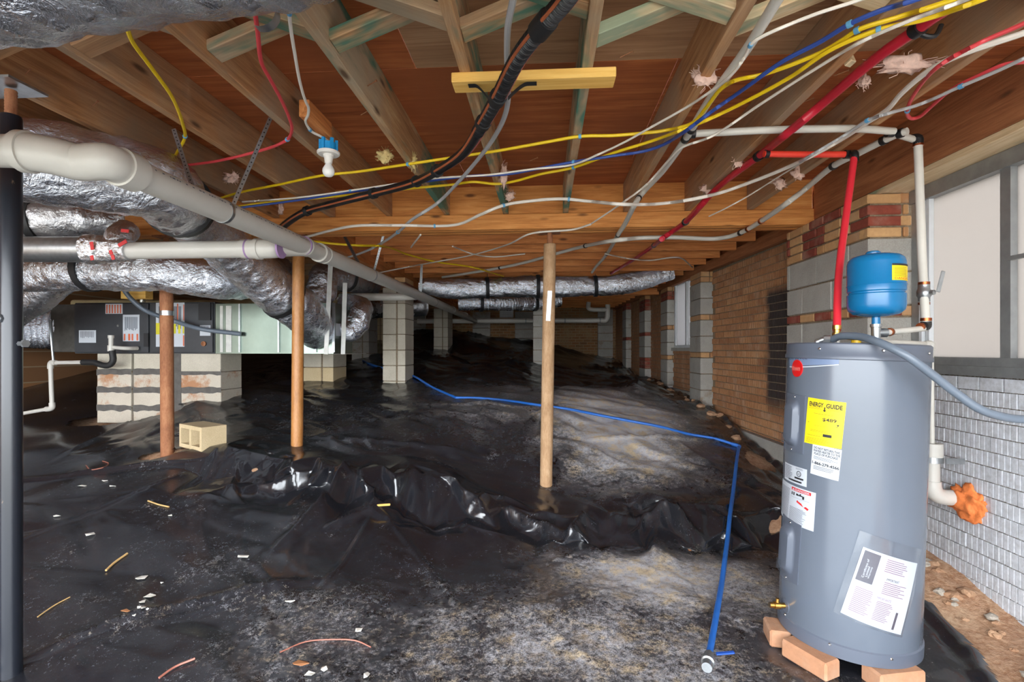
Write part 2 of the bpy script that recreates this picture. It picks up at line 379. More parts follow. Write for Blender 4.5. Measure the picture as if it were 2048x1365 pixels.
# the film stops short of the rubble by the right wall and of the dirt round the blocks and the post
def hole(px, py, rx, ry):
    p = onground(px, py); return (((sx - p.x) / rx) ** 2 + ((sy - p.y) / ry) ** 2) < 1 + .5 * (vnoise(sx, sy, 9, 31) - .5)
edge = 1.99 + .13 * (vnoise(sy, sy * 0, 1.7, 32) - .5) * 2 - np.where(sy < 3.1, np.clip((3.1 - sy) * .22, 0, .34), 0)
edge = np.where(sy > 4.3, edge + .07, edge); edge = np.where(sy > 4.2, np.minimum(edge, 2.2 - .04 * (sy - 4.2) - .03), edge)
cut = (sx > edge) | hole(330, 912, .22, .07) | hole(250, 838, .62, .16) | hole(1520, 930, .1, .2)
cut |= (sy > 4.5) & (sy < 8.8) & (sx > 2.2 - .04 * (sy - 4.2) - .075)
for (x0, x1, y0, y1) in [(1.98, 2.4, 3.2, 4.25), (1.965, 2.4, 6.48, 6.95), (1.95, 2.4, 8.15, 8.6), (1.87, 2.4, 9.55, 10.1), (1.80, 2.4, 11.3, 11.8)] + \
        [(atY(a, 700, Y).x, atY(b, 700, Y).x, Y, Y + d) for a, b, Y, d in ((765, 811, 6.45, .42), (867, 896, 10.6, .55), (1066, 1104, 8.86, .42), (703, 738, 8.5, .45), (748, 768, 11.0, .4), (606, 667, 6.2, .42), (190, 260, 5.0, .38), (263, 440, 5.0, .38))]:
    m_ = .02 if y0 < 5.5 else .05 if y0 < 8.9 else .11
    cut |= (sx > x0 + .02) & (sx < x1 - .02) & (sy > y0 + m_) & (sy < y1 - m_)
keep = ~cut[SQ].any(1)
z = np.where(np.abs(sx - edge) < .12, z + .03 * np.exp(-((sx - edge + .05) / .04) ** 2) + (vnoise(sx, sy, 12, 33) - .5) * .04, z)
t = NT('black_plastic_film'); v = t.coord(rand=False)
at = t.node('ShaderNodeAttribute', attribute_name='dust').outputs['Fac']
d1 = t.noise(v, 2.6, 6, .7, .4); d2 = t.noise(v, 38, 6, .75); d3 = t.noise(t.coord((1, 1, 1), rand=False), 160, 3, .8)
dm = t.math('ADD', t.math('MULTIPLY', d1, .40), t.math('ADD', t.math('MULTIPLY', d2, .55), t.math('MULTIPLY', d3, .45)))
dm = t.math('ADD', dm, t.math('MULTIPLY', at, .34))
mask = t.ramp(dm, [(.82, (0, 0, 0)), (1.0, (.9, .9, .9))])
dcol = t.ramp(t.noise(v, 6, 7, .7), [(.36, srgb(168, 148, 120)), (.5, srgb(174, 174, 180)), (.62, srgb(198, 178, 146))])
haze = t.math('MULTIPLY', t.ramp(t.noise(v, 14, 7, .75), [(.3, (0, 0, 0)), (.75, (1, 1, 1))]), t.math('ADD', t.math('MULTIPLY', at, .34), .045))
base = t.mix(haze, (.0045, .005, .008), srgb(156, 157, 163))
col = t.mix(mask, base, dcol)
rg = t.math('ADD', t.math('MULTIPLY', mask, .5), t.math('ADD', t.math('MULTIPLY', haze, .9), t.math('ADD', t.math('MULTIPLY', at, .16), t.math('MULTIPLY', t.noise(v, 4, 3, .6), .10))))
MT['film'] = t.set(col, t.math('ADD', rg, .13), None, t.noise(v, 30, 4, .6), .10, .010, Specular_IOR_Level=1.0)
z = np.maximum(z, soil(sx, sy) + .014)
sy = sy + yoff
npmesh('plastic_sheet', np.c_[sx, sy, z], SQ[keep], MT['film'], attr={'dust': dust},
       label='wrinkled black plastic vapor barrier sheet spread over the ground, dusty in places', cat='plastic sheet')
SH = (sx, sy, z)

# ---- ceiling: plywood panels and joists
ceil = empty('ceiling', (0, 0, JT), kind='structure')
PW = 1.2; k = 0
for iy, y0 in enumerate(np.arange(-1.3, YB, PW)):
    off = .0 if iy % 2 else -1.2
    for x0 in np.arange(XL + off, XW + .3, 2.4):
        a, b = max(x0, XL), min(x0 + 2.4, XW + .3)
        if b - a < .2: continue
        ya = max(y0, YO)
        q = mb(); q.box(((a + b) / 2, (ya + y0 + PW) / 2, JT + .009), (b - a - .003, y0 + PW - ya - .003, .018))
        q.build('plywood_panel', MT['ply2'] if (-.6 < (a + b) / 2 < 1.4 and y0 < 1.8 and y0 > 1) else MT['ply'], ceil); k += 1
def board(name, p0, p1, w, h, mat, parent=None, up=(0, 0, 1), roll=0.0, bev=.003, **kw):
    """board from p0 to p1 (centre line), w across, h along up; local x runs along the grain"""
    p0 = Vector(p0); p1 = Vector(p1); d = p1 - p0; L = d.length; x = d.normalized(); zz = Vector(up); zz = (zz - x * zz.dot(x)).normalized(); yy = zz.cross(x)
    R = Matrix((x, yy, zz)).transposed()
    if roll: R = R @ Matrix.Rotation(roll, 3, 'X')
    me = bpy.data.meshes.new(name); bm = bmesh.new(); bmesh.ops.create_cube(bm, size=1)
    for vv in bm.verts: vv.co = Vector((vv.co.x * L, vv.co.y * w, vv.co.z * h))
    if bev: bmesh.ops.bevel(bm, geom=list(bm.edges), offset=bev, segments=1, affect='EDGES')
    bm.to_mesh(me); bm.free(); me.materials.append(mat)
    o = bpy.data.objects.new(name, me); link(o, (p0 + p1) / 2, parent); o.rotation_euler = R.to_euler(); return tag(o, **kw)
JX = [1.586 - .4745 * i for i in range(17)]
JW = .042; jh = JT - JB
for i, x in enumerate(JX):
    m = MT['joist_green'] if i in (3, 4, 5) else MT['joist']
    x1 = x
    board('joist', (x, YO + .03, (JB + JT) / 2), (x1, YG - .002, (JB + JT) / 2), JW, jh, m, ceil)
# cross bridging between the near joists
for i in range(len(JX) - 1):
    xa, xb = JX[i + 1] + JW / 2, JX[i] - JW / 2
    if i > 9: break
    mm = MT['pale'] if i in (1, 2) else (MT['joist_green'] if i in (3, 4, 5) else MT['joist'])
    yb = 1.74 + .03 * ((i * 7) % 3)
    if i == 9: continue
    u = Vector((.45, 0, .9))
    board('bridging', (xa - .005, yb, JB + .035), (xb + .005, yb, JT - .03), .085, .04, mm, ceil, up=(-.4, 0, .9))
    board('bridging', (xb + .005, yb - .10, JB + .035), (xa - .005, yb - .10, JT - .03), .085, .04, mm, ceil, up=(.4, 0, .9))
# second bay: joists across
yj = [4.67 + .46 * i for i in range(21)]
for i, y in enumerate(yj):
    if y > YB - .1: break
    board('joist', (-2.02, y, (JB + JT) / 2), (2.12 - .035 * (y - 4.2), y, (JB + JT) / 2), JW, jh, MT['joist_far'], ceil)
for i, y in enumerate(yj):
    if y > YB - .1: break
    board('joist', (XL, y + .05, (JB + JT) / 2), (-2.02, y + .05, (JB + JT) / 2), JW, jh, MT['joist'], ceil)

board('trim_5', (XL, YO, (JB + JT) / 2), (2.07, YO, (JB + JT) / 2), .04, jh, MT['rim'], kind='structure')
# ---- girders
g = empty('girder', (0, YG, SILL - .005), 'wide built-up timber girder with ledger strip under the front joists', 'girder')
GB = SILL - .005
board('plank', (-4.9, YG + .022, (GB + JT) / 2), (2.06, YG + .022, (GB + JT) / 2), .042, JT - GB, MT['girder'], g)
board('plank', (-4.9, YG + .066, (GB + JT) / 2), (2.06, YG + .066, (GB + JT) / 2), .042, JT - GB - .004, MT['girder'], g)
board('plank', (-4.9, YG + .110, (GB + JT) / 2), (2.06, YG + .110, (GB + JT) / 2), .042, JT - GB, MT['girder'], g)
board('ledger', (-4.9, YG - .02, GB + .062), (2.05, YG - .02, GB + .062), .04, .12, MT['girder'], g)
g = empty('girder', (-2.0, 9, GB), 'long timber girder running front to back over the block piers', 'girder')
for k in range(3):
    board('plank', (-2.09 + .045 * k, YG + .15, GB + .12), (-2.09 + .045 * k, YB, GB + .12), .042, .235 if k != 1 else .22, MT['joist_far'], g)
g = empty('girder', (0, 8.9, GB), 'far timber girder carried by the slim brick-capped block pier', 'girder')
for k in range(2):
    board('plank', (-1.94, 8.87 + .045 * k, GB + .06), (1.98, 8.87 + .045 * k, GB + .06), .042, .115, MT['joist_far'], g)
# rim and plates along the right wall
rim = board('trim_1', (2.09, YO, (SILL + .04 + JT) / 2), (2.09, YG, (SILL + .04 + JT) / 2), .045, JT - SILL - .04, MT['rim'], kind='structure')
board('trim_2', (2.165, YO, SILL + .02), (2.165, 4.25, SILL + .02), .19, .038, MT['pale'], kind='structure')
def XF(Y): return 2.2 - .04 * (Y - 4.2)      # the wall beyond the near pier runs slightly inwards
board('trim_3', (XF(4.15) - .03, 4.15, SILL + .075), (XF(YB) - .03, YB, SILL + .15), .07, .12, MT['rim'], kind='structure')
board('trim_4', (XF(4.15) + .09, 4.15, (SILL + JT) / 2 + .03), (XF(YB) + .09, YB, (SILL + JT) / 2 + .03), .04, JT - SILL - .06, MT['rim'], kind='structure')
# ================================================================ walls, piers, windows
def brickmat(name, cols, mortar=False, spray=False, rough=.9):
    t = NT(name); oi = t.node('ShaderNodeObjectInfo').outputs['Random']; v = t.coord()
    n = t.noise(v, 22, 6, .7); n2 = t.noise(v, 5, 4, .6)
    c = t.ramp(oi, [(i / max(1, len(cols) - 1), q) for i, q in enumerate(cols)])
    c = t.mix(t.ramp(n, [(.35, (0, 0, 0)), (.75, (.5, .5, .5))]), c, sc3(cols[0], .62))
    c = t.mix(t.ramp(n2, [(.5, (0, 0, 0)), (.8, (.45, .45, .45))]), c, srgb(190, 172, 150))
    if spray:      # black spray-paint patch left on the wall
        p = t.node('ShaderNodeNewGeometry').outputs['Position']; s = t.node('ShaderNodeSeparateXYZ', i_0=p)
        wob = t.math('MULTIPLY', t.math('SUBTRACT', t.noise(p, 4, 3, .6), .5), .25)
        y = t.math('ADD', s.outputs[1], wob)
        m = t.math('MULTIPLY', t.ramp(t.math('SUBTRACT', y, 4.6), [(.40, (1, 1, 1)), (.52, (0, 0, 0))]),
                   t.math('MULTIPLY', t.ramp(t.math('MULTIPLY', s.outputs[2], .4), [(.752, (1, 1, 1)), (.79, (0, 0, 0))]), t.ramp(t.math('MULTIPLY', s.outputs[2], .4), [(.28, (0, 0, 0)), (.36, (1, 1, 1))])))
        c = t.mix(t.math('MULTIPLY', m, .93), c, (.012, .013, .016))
    return t.set(c, rough, None, n, .5, .006)
MT['brick_or'] = brickmat('scored_orange_brick', [srgb(150, 102, 68), srgb(172, 120, 80), srgb(182, 132, 90), srgb(158, 110, 76)], spray=True)
MT['brick_red'] = brickmat('red_brick', [srgb(120, 52, 40), srgb(146, 70, 52), srgb(130, 60, 46)])
MT['brick_tan'] = brickmat('tan_brick', [srgb(186, 140, 94), srgb(206, 162, 112), srgb(176, 124, 82)])
t = NT('white_painted_brick'); v = t.coord(); n = t.noise(v, 30, 6, .7); n2 = t.noise(v, 7, 5, .65)
c = t.ramp(n, [(.3, srgb(176, 176, 178)), (.6, srgb(205, 207, 212))]); c = t.mix(t.ramp(n2, [(.66, (0, 0, 0)), (.72, (.9, .9, .9))]), c, srgb(168, 136, 108))
MT['brick_white'] = t.set(c, .88, None, n, .4, .005)
t = NT('mortar_white'); n = t.noise(t.coord(rand=False), 60, 6, .7)
MT['mortar_white'] = t.set(t.ramp(n, [(.45, srgb(104, 84, 66)), (.6, srgb(178, 172, 164))]), .95, None, n, .7, .01)
t = NT('mortar'); n = t.noise(t.coord(rand=False), 50, 6, .7)
MT['mortar'] = t.set(t.ramp(n, [(.3, srgb(96, 80, 62)), (.7, srgb(150, 132, 108))]), .95, None, n, .7, .01)
def blockmat(name, a, b, stain=None, s=.5):
    t = NT(name); v = t.coord(); n = t.noise(v, 120, 3, .8); n2 = t.noise(v, 4, 5, .65)
    c = t.mix(.4, t.ramp(n2, [(.3, a), (.7, b)]), t.ramp(n, [(.3, sc3(a, .75)), (.7, sc3(b, 1.1))]))
    if stain: c = t.mix(t.ramp(t.noise(v, 3, 5, .7), [(s, (0, 0, 0)), (s + .12, (.85, .85, .85))]), c, stain)
    return t.set(c, .93, None, n, .55, .006)
MT['cmu'] = blockmat('concrete_block', srgb(150, 146, 138), srgb(178, 174, 166))
MT['cmu_dark'] = blockmat('concrete_block_mortar_smeared', srgb(150, 146, 138), srgb(178, 174, 166), srgb(132, 112, 84), .56)
MT['cmu_light'] = blockmat('concrete_block_pale', srgb(178, 170, 152), srgb(206, 198, 182))
MT['cmu_rust'] = blockmat('concrete_block_clay_stained', srgb(186, 176, 160), srgb(206, 196, 180), srgb(170, 112, 68), .5)
MT['cmu_tan'] = blockmat('concrete_block_tan', srgb(186, 164, 126), srgb(206, 186, 150))

def fluted(name, L, h, d, mat, n=8, gd=.006, gw=.24):
    """scored brick, fluted face towards -x, length along y"""
    pts = [(0, -L / 2)]; p = L / n
    for i in range(n):
        y = -L / 2 + p * i
        if i: pts += [(0, y - p * gw), (gd, y - p * gw * .7), (gd, y + p * gw * .7), (0, y + p * gw)]
    pts += [(0, L / 2)]; N = len(pts); V = []
    for z in (0, h): V += [(x, y, z) for x, y in pts] + [(d, L / 2, z), (d, -L / 2, z)]
    M = N + 2; Fc = [(i, i + M, (i + 1) % M + M, (i + 1) % M) for i in range(M)] + [tuple(range(M)), tuple(range(2 * M - 1, M - 1, -1))]
    me = bpy.data.meshes.new(name); me.from_pydata(V, [], Fc); me.materials.append(mat); me.update(); return me
def put(name, me, loc, parent, rz=0.0):
    o = bpy.data.objects.new(name, me); link(o, loc, parent); o.rotation_euler = (0, 0, rz); return o
CH = .0755; BL = .285
# ---- near wall under the window, white painted
wr = empty('wall_right', (XW, 2, -1.4), kind='structure')
mb().box((XW + .125, 1.02, -.77), (.22, 4.4, 1.34)).build('mortar_core', MT['mortar_white'], wr)
me_w = fluted('brick', BL - .007, CH - .005, .045, MT['brick_white'], 9, .004, .13)
me_p = fluted('brick', .12, CH - .005, .045, MT['brick_white'], 1)
zt = -.135; r = 0
for k in range(5):
    pass
yy = 3.19
for i in range(12):
    mb().box((XW + .012, 3.16 - .135 * i, zt - CH / 2), (.03, .122, CH - .012)).build('brick', MT['brick_white'], wr)
for c in range(1, 17):
    z0 = zt - CH * (c + 1) + .006; y = 3.2 - (BL / 2 if c % 2 else 0) - .14
    for i in range(7 if c < 14 else 6):
        jit = random.uniform(-.003, .004)
        put('brick', me_w, (XW + .006 + jit, y - BL * i, z0), wr)
    if c % 2: put('brick', me_p, (XW + .006, 3.2 - .065, z0), wr)
mb().box((XW + .125, -.2, -.77), (.23, 1.95, 1.30)).build('wall_face', MT['brick_white'], wr)
mb().box((XW + .125, .0, .40), (.23, 2.35, 1.12)).build('wall_face', MT['brick_white'], wr)

# ---- middle stretch of scored orange brick
AN = math.atan(.04)
w2 = empty('wall_right', (XW, 5.4, -1.2), kind='structure')
def skewbox(q, y0, y1, z0, z1, d0, d1):
    V = []
    for z in (z0, z1):
        V += [(XF(y0) + d0, y0, z), (XF(y0) + d1, y0, z), (XF(y1) + d1, y1, z), (XF(y1) + d0, y1, z)]
    q.add(V, [(0, 3, 2, 1), (4, 5, 6, 7), (0, 1, 5, 4), (1, 2, 6, 5), (2, 3, 7, 6), (3, 0, 4, 7)])
q = mb(); skewbox(q, 4.2, 7.0, -1.3, 1.09, .012, .22); q.build('mortar_core', MT['mortar'], w2)
me_o = fluted('brick', BL - .012, CH - .010, .04, MT['brick_or'], 9, .016)
for c in range(28):
    z0 = SILL + .01 - CH * (c + 1) + .005; off = (0, .5, .25, .75)[c % 4]
    for i in range(9):
        y = 4.32 + BL * (i - off)
        if y < 4.35 or y > 6.52: continue
        put('brick', me_o, (XF(y) + random.uniform(-.003, .003), y, z0), w2, AN)
# ---- far stretches: bricks of one mesh each, too small to pick apart
def brickrun(name, y0, y1, z0, z1, parent):
    q = mb(); n = 0; z = z1
    while z > z0:
        y = y0 + (0 if n % 2 else .1)
        while y < y1 - .05:
            a, b = y, min(y + .19, y1); V = []
            skewbox(q, a, b, z - .062, z, 0, .03); y += .2
        z -= .072; n += 1
    o = q.build(name, MT['brick_or'], parent, kind='stuff'); return o
w3 = empty('wall_right', (2.0, 10, -1), kind='structure')
q = mb(); skewbox(q, 6.9, 8.3, -1.2, .03, .012, .2); skewbox(q, 8.3, YB + .2, -1.2, 1.2, .012, .2); skewbox(q, 6.9, 8.3, 1.06, 1.25, .012, .2); q.build('mortar_core', MT['mortar'], w3)
brickrun('bricks', 6.9, 8.15, -.95, .0, w3); brickrun('bricks', 8.6, 9.6, -.95, 1.02, w3); brickrun('bricks', 10.1, YB, -.9, 1.04, w3)
# concrete footing ledge
q = mb(); skewbox(q, 4.6, 8.6, -1.3, -.86, -.06, .1); q.build('footing', MT['cmu_dark'], w3)
q = mb(); skewbox(q, 6.9, 8.4, -1.3, -.60, -.05, .1); q.build('footing', MT['cmu'], w3)

def bevbox(name, d, mat, bev=.006, groove=None):
    me = bpy.data.meshes.new(name); bm = bmesh.new(); bmesh.ops.create_cube(bm, size=1)
    for v_ in bm.verts: v_.co = Vector((v_.co.x * d[0], v_.co.y * d[1], v_.co.z * d[2]))
    bmesh.ops.bevel(bm, geom=list(bm.edges), offset=bev, segments=1, affect='EDGES'); bm.to_mesh(me); bm.free(); me.materials.append(mat); return me
def piece(name, c, d, mat, parent, rz=0.0, bev=.005): return put(name, bevbox(name, d, mat, bev), c, parent, rz)
# ---- near pier beside the window
pr = empty('wall_pier', (2.05, 3.7, -1.35), 'long concrete block pier with mixed brick courses between window and scored wall', 'pier')
mb().box((2.13, 3.725, -.2), (.27, 1.02, 2.3)).build('mortar_core', MT['mortar'], pr)
z = SILL
for c in range(4):
    h = .0685; zc = z - h / 2; y = 3.2; k = 0; pat = ([.2, .1, .2, .2, .1, .2, .2], [.1, .2, .2, .1, .2, .2, .2])[c % 2]
    while y < 4.24:
        L = min(pat[k % 7], 4.25 - y); m = MT['brick_red'] if (c in (1, 2) and k in (0, 3, 4, 6)) or (c == 0 and k in (2, 3)) or (c == 3 and k in (4,)) or (c == 2 and k == 0) else MT['brick_tan']
        j = random.uniform(-.004, .003)
        piece('brick', (2.08 + j, y + L / 2, zc), (.2, L - .012, h - .011), m, pr); y += L; k += 1
    piece('brick', (2.2, 3.25, zc), (.03 if c % 2 else .06, .1, h - .01), MT['brick_tan'], pr)
    z -= h
def blockcourse(z, h, off):
    y = 3.2; L0 = .2 if off else .4; k = 0
    while y < 4.24:
        L = min(L0 if k == 0 else .4, 4.25 - y); k += 1
        piece('concrete_block', (2.12 + random.uniform(-.003, .003), y + L / 2, z - h / 2), (.28, L - .011, h - .011), MT['cmu'], pr); y += L
blockcourse(z, .207, 1); z -= .207; blockcourse(z, .207, 0); z -= .207
for k in range(5): piece('brick', (2.08, 3.2 + .21 * k + .105, z - .035), (.2, .198, .058), MT['brick_tan'] if k % 2 else MT['brick_red'], pr)
piece('brick', (2.22, 3.26, z - .035), (.08, .11, .058), MT['brick_tan'], pr)
z -= .07
for k in range(7): blockcourse(z, .205, k % 2); z -= .205

def pier(label, x0, x1, y0, y1, top, bot, pat, mats, rz=0.0, groove=False, name='wall_pier'):
    """courses from the top: 'b' brick, 'c' block"""
    cx, cy = (x0 + x1) / 2, (y0 + y1) / 2
    p = empty(name, (cx, cy, bot), label, 'pier'); q = mb(); q.box((cx, cy, (top + bot) / 2), (x1 - x0 - .03, y1 - y0 - .03, top - bot - .01)); q.build('mortar_core', MT['mortar'], p)
    z = top; k = 0
    while z > bot + .005:
        ty = pat[k] if k < len(pat) else 'c'; h = min(.07 if ty in 'bt' else .205, z - bot); zc = z - h / 2
        if ty in 'bt':
            n = 2
            for i in range(n):
                w = (x1 - x0) / n
                piece('brick', (x0 + w * (i + .5), cy, zc), (w - .01, y1 - y0, h - .01), MT['brick_red'] if ty == 'b' else MT['brick_tan'], p)
        else:
            m = mats[k % len(mats)]
            if groove:
                sp = x0 + (x1 - x0) * .62
                piece('concrete_block', ((x0 + sp) / 2 - .003, cy, zc), (sp - x0 - .012, y1 - y0, h - .008), m, p)
                piece('concrete_block', ((sp + x1) / 2 + .003, cy, zc), (x1 - sp - .012, y1 - y0, h - .008), m, p)
            else: piece('concrete_block', (cx, cy, zc), (x1 - x0, y1 - y0, h - .009), m, p)
        z -= h; k += 1
    return p
pier('grey block pier beside the far window, next to the scored orange wall', 1.965, 2.2, 6.48, 6.95, .998, -1.0, 'ttcctcct', [MT['cmu_dark'], MT['cmu']])
pier('slim block pier catching daylight just past the far window', 1.95, 2.12, 8.15, 8.6, 1.012, -.95, 'tbbcctcctc', [MT['cmu']])
pier('block pier with red brick bands beyond the far window', 1.87, 2.08, 9.55, 10.1, 1.022, -.85, 'tbbbccbccbbbc', [MT['cmu']])
pier('dim block pilaster on the right wall by the far corner', 1.80, 2.0, 11.3, 11.8, 1.037, -.75, 'bbcccbcc', [MT['cmu_dark']])
# free-standing piers
def fpier(px0, px1, Y, d, bot, pat, label, mats, top=GB, groove=True):
    a = atY(px0, 700, Y).x; b = atY(px1, 700, Y).x; pier(label, a, b, Y, Y + d, top, bot, pat, mats, groove=groove, name='block_pier')
fpier(765, 811, 6.45, .42, -.50, 'tb', 'pale concrete block pier with red brick cap near the white drain pipe', [MT['cmu_light']])
fpier(867, 896, 10.6, .55, -.1, 'b', 'farther pale block pier behind the white drain pipe', [MT['cmu_light']])
fpier(1066, 1104, 8.86, .42, -.40, 'bb', 'slim block pier with red brick cap behind the tan steel post', [MT['cmu']])
fpier(703, 738, 8.5, .45, -.25, '', 'grey block pier standing in the dark behind the metal plenum', [MT['cmu_dark']])
fpier(748, 768, 11.0, .4, -.15, '', 'narrow tan block pier deep in the dark behind the capped pier', [MT['cmu_tan']])
fpier(606, 667, 6.2, .42, -.46, '', 'short block pier under the end of the metal plenum', [MT['cmu_light'], MT['cmu_tan']], top=-.02)

# ---- far and left walls
t = NT('far_brick_wall'); v = t.coord(rand=False)
v2 = t.node('ShaderNodeVectorRotate', rotation_type='X_AXIS', i_Vector=v, i_Angle=-math.pi / 2).outputs[0]
bt = t.node('ShaderNodeTexBrick', i_Vector=v2, i_Color1=(*srgb(120, 84, 54), 1), i_Color2=(*srgb(150, 104, 64), 1), i_Mortar=(*srgb(150, 130, 104), 1), i_Scale=1.0, i_Mortar_Size=.008, i_Brick_Width=.2, i_Row_Height=.072)
n = t.noise(v, 3, 6, .7)
MT['far_brick'] = t.set(t.mix(t.ramp(n, [(.45, (0, 0, 0)), (.65, (.8, .8, .8))]), bt.outputs[0], srgb(146, 122, 88)), .95, None, bt.outputs['Fac'], -.4, .01)
wb = empty('wall_back', (-2.3, YB, -.8), kind='structure')
mb().box((-2.2, YB + .1, .15), (9.0, .2, 2.34)).build('brick_face', MT['far_brick'], wb)
def far_box(px0, px1, z0, z1, mat, d=.1, name='pilaster'):
    a = atY(px0, 700, YB - d).x; b = atY(px1, 700, YB - d).x
    n = max(1, int((z1 - z0) / .2)); h = (z1 - z0) / n
    for i in range(n): piece('concrete_block', ((a + b) / 2, YB - d / 2 + .01, z0 + h * (i + .5)), (b - a, d, h - .012), mat, wb)
far_box(945, 980, -.3, 1.0, MT['cmu_dark']); far_box(1030, 1066, -.4, 1.0, MT['cmu_dark']); far_box(1196, 1226, -.6, 1.05, MT['cmu_dark']); far_box(820, 850, 0, 1.0, MT['cmu_dark'])
wlft = empty('wall_left', (XL, 5, -1.3), kind='structure')
t2 = NT('left_brick_wall'); v = t2.coord(rand=False); v2 = t2.node('ShaderNodeVectorRotate', rotation_type='EULER_XYZ', i_Vector=v, i_Rotation=(-math.pi / 2, 0, -math.pi / 2)).outputs[0]
bt = t2.node('ShaderNodeTexBrick', i_Vector=v2, i_Color1=(*srgb(120, 84, 54), 1), i_Color2=(*srgb(150, 104, 64), 1), i_Mortar=(*srgb(150, 130, 104), 1), i_Scale=1.0, i_Mortar_Size=.008, i_Brick_Width=.2, i_Row_Height=.072)
mb().box((XL - .1, 5.9, 0), (.2, 14.8, 2.64)).build('brick_face', t2.set(bt.outputs[0], .95), wlft)

# ---- windows
MT['alu'] = plain('weathered_aluminium', srgb(150, 152, 152), .45, .6, .18, 9, .2)
MT['alu_white'] = plain('white_window_frame', srgb(205, 208, 210), .5, 0, .06)
t = NT('frosted_pane')
tr = t.node('ShaderNodeBsdfTranslucent', i_Color=(.305, .285, .27, 1)); tp = t.node('ShaderNodeBsdfTransparent', i_Color=(.8, .82, .85, 1)); gl = t.node('ShaderNodeBsdfGlossy', i_Color=(1, 1, 1, 1), i_Roughness=.25)
a = t.node('ShaderNodeMixShader', i_0=.0, i_1=tr.outputs[0], i_2=tp.outputs[0]); b = t.node('ShaderNodeMixShader', i_0=.05, i_1=a.outputs[0], i_2=gl.outputs[0])
t.L.new(b.outputs[0], t.out.inputs[0]); MT['pane'] = t.m
wz0, wz1 = -.085, SILL - .002; wy0, wy1 = 1.2, 3.195
wi = empty('window_1', (XW, 2.2, wz0), kind='structure')
mb().box((XW + .06, wy1 - .035, (wz0 + wz1) / 2), (.07, .07, wz1 - wz0)).build('jamb', MT['alu'], wi)
mb().box((XW + .03, wy1 - .085, (wz0 + wz1) / 2), (.03, .022, wz1 - wz0 - .1)).build('track', MT['alu_white'], wi)
mb().box((XW + .045, wy1 - .12, (wz0 + wz1) / 2), (.03, .022, wz1 - wz0 - .1)).build('track', MT['alu_white'], wi)
mb().box((XW + .06, wy0 + .03, (wz0 + wz1) / 2), (.07, .06, wz1 - wz0)).build('jamb', MT['alu'], wi)
mb().box((XW + .05, (wy0 + wy1) / 2, wz1 - .04), (.08, wy1 - wy0, .08)).build('head', MT['alu'], wi)
mb().box((XW + .05, (wy0 + wy1) / 2, wz0 + .022), (.08, wy1 - wy0, .045)).build('bottom_rail', MT['alu'], wi)
mb().box((XW + .05, 2.575, (wz0 + wz1) / 2), (.05, .055, wz1 - wz0)).build('mullion', MT['alu'], wi)
mb().box((XW + .02, 1.9, (wz0 + wz1) / 2), (.02, 1.29, .02)).build('track', MT['alu'], wi)
q = mb(); q.box((XW + .04, (wy0 + wy1) / 2, wz0 - .024), (.12, wy1 - wy0, .05)); q.build('window_sill', MT['alu'], wi)
mb().box((XW + .06, 2.87, (wz0 + wz1) / 2 + .0), (.006, .60, wz1 - wz0 - .03)).build('pane', MT['pane'], wi)
mb().box((XW + .06, 1.9, (wz0 + wz1) / 2 + .0), (.006, 1.34, wz1 - wz0 - .03)).build('pane', MT['pane'], wi)
t = NT('clear_glass'); gl = t.node('ShaderNodeBsdfGlossy', i_Roughness=.05); tp = t.node('ShaderNodeBsdfTransparent', i_Color=(.05, .055, .06, 1)); tr = t.node('ShaderNodeBsdfTranslucent', i_Color=(.30, .29, .29, 1))
a = t.node('ShaderNodeMixShader', i_0=.7, i_1=tp.outputs[0], i_2=tr.outputs[0]); b = t.node('ShaderNodeMixShader', i_0=.08, i_1=a.outputs[0], i_2=gl.outputs[0]); t.L.new(b.outputs[0], t.out.inputs[0]); MT['glass'] = t.m
w_ = empty('window_2', (XF(7.5), 7.5, .03), kind='structure')
for (a, b, c, d, nm) in [(6.96, 8.15, .03, .07, 'bottom_rail'), (6.96, 8.15, 1.01, 1.06, 'head'), (8.09, 8.15, .03, 1.06, 'jamb'), (6.96, 7.0, .03, 1.06, 'jamb'), (7.55, 7.6, .03, 1.06, 'mullion')]:
    q = mb(); skewbox(q, a, b, c, d, .02, .08); q.build(nm, MT['alu_white'], w_)
for (a, b) in ((7.0, 7.55), (7.6, 8.09)):
    q = mb(); skewbox(q, a, b, .07, 1.01, .045, .055); q.build('pane', MT['glass'], w_)
q = mb(); skewbox(q, 6.96, 8.15, -.02, .03, -.03, .12); q.build('window_sill', MT['cmu'], w_)
# small vent in the far wall
v_ = atY(1013, 628, YB - .01); w_ = empty('window_3', (v_.x, YB, v_.z - .1), kind='structure')
mb().box((v_.x, YB - .01, v_.z), (.36, .03, .2)).build('pane', MT['alu_white'], w_)  # opaque panel, its white paint stands in for daylight coming through the vent
for i in range(8): mb().box((v_.x - .16 + .045 * i, YB - .03, v_.z), (.008, .012, .19)).build('bar', MT['alu'], w_)
for i in range(4): mb().box((v_.x, YB - .03, v_.z - .08 + .05 * i), (.35, .012, .008)).build('bar', MT['alu'], w_)
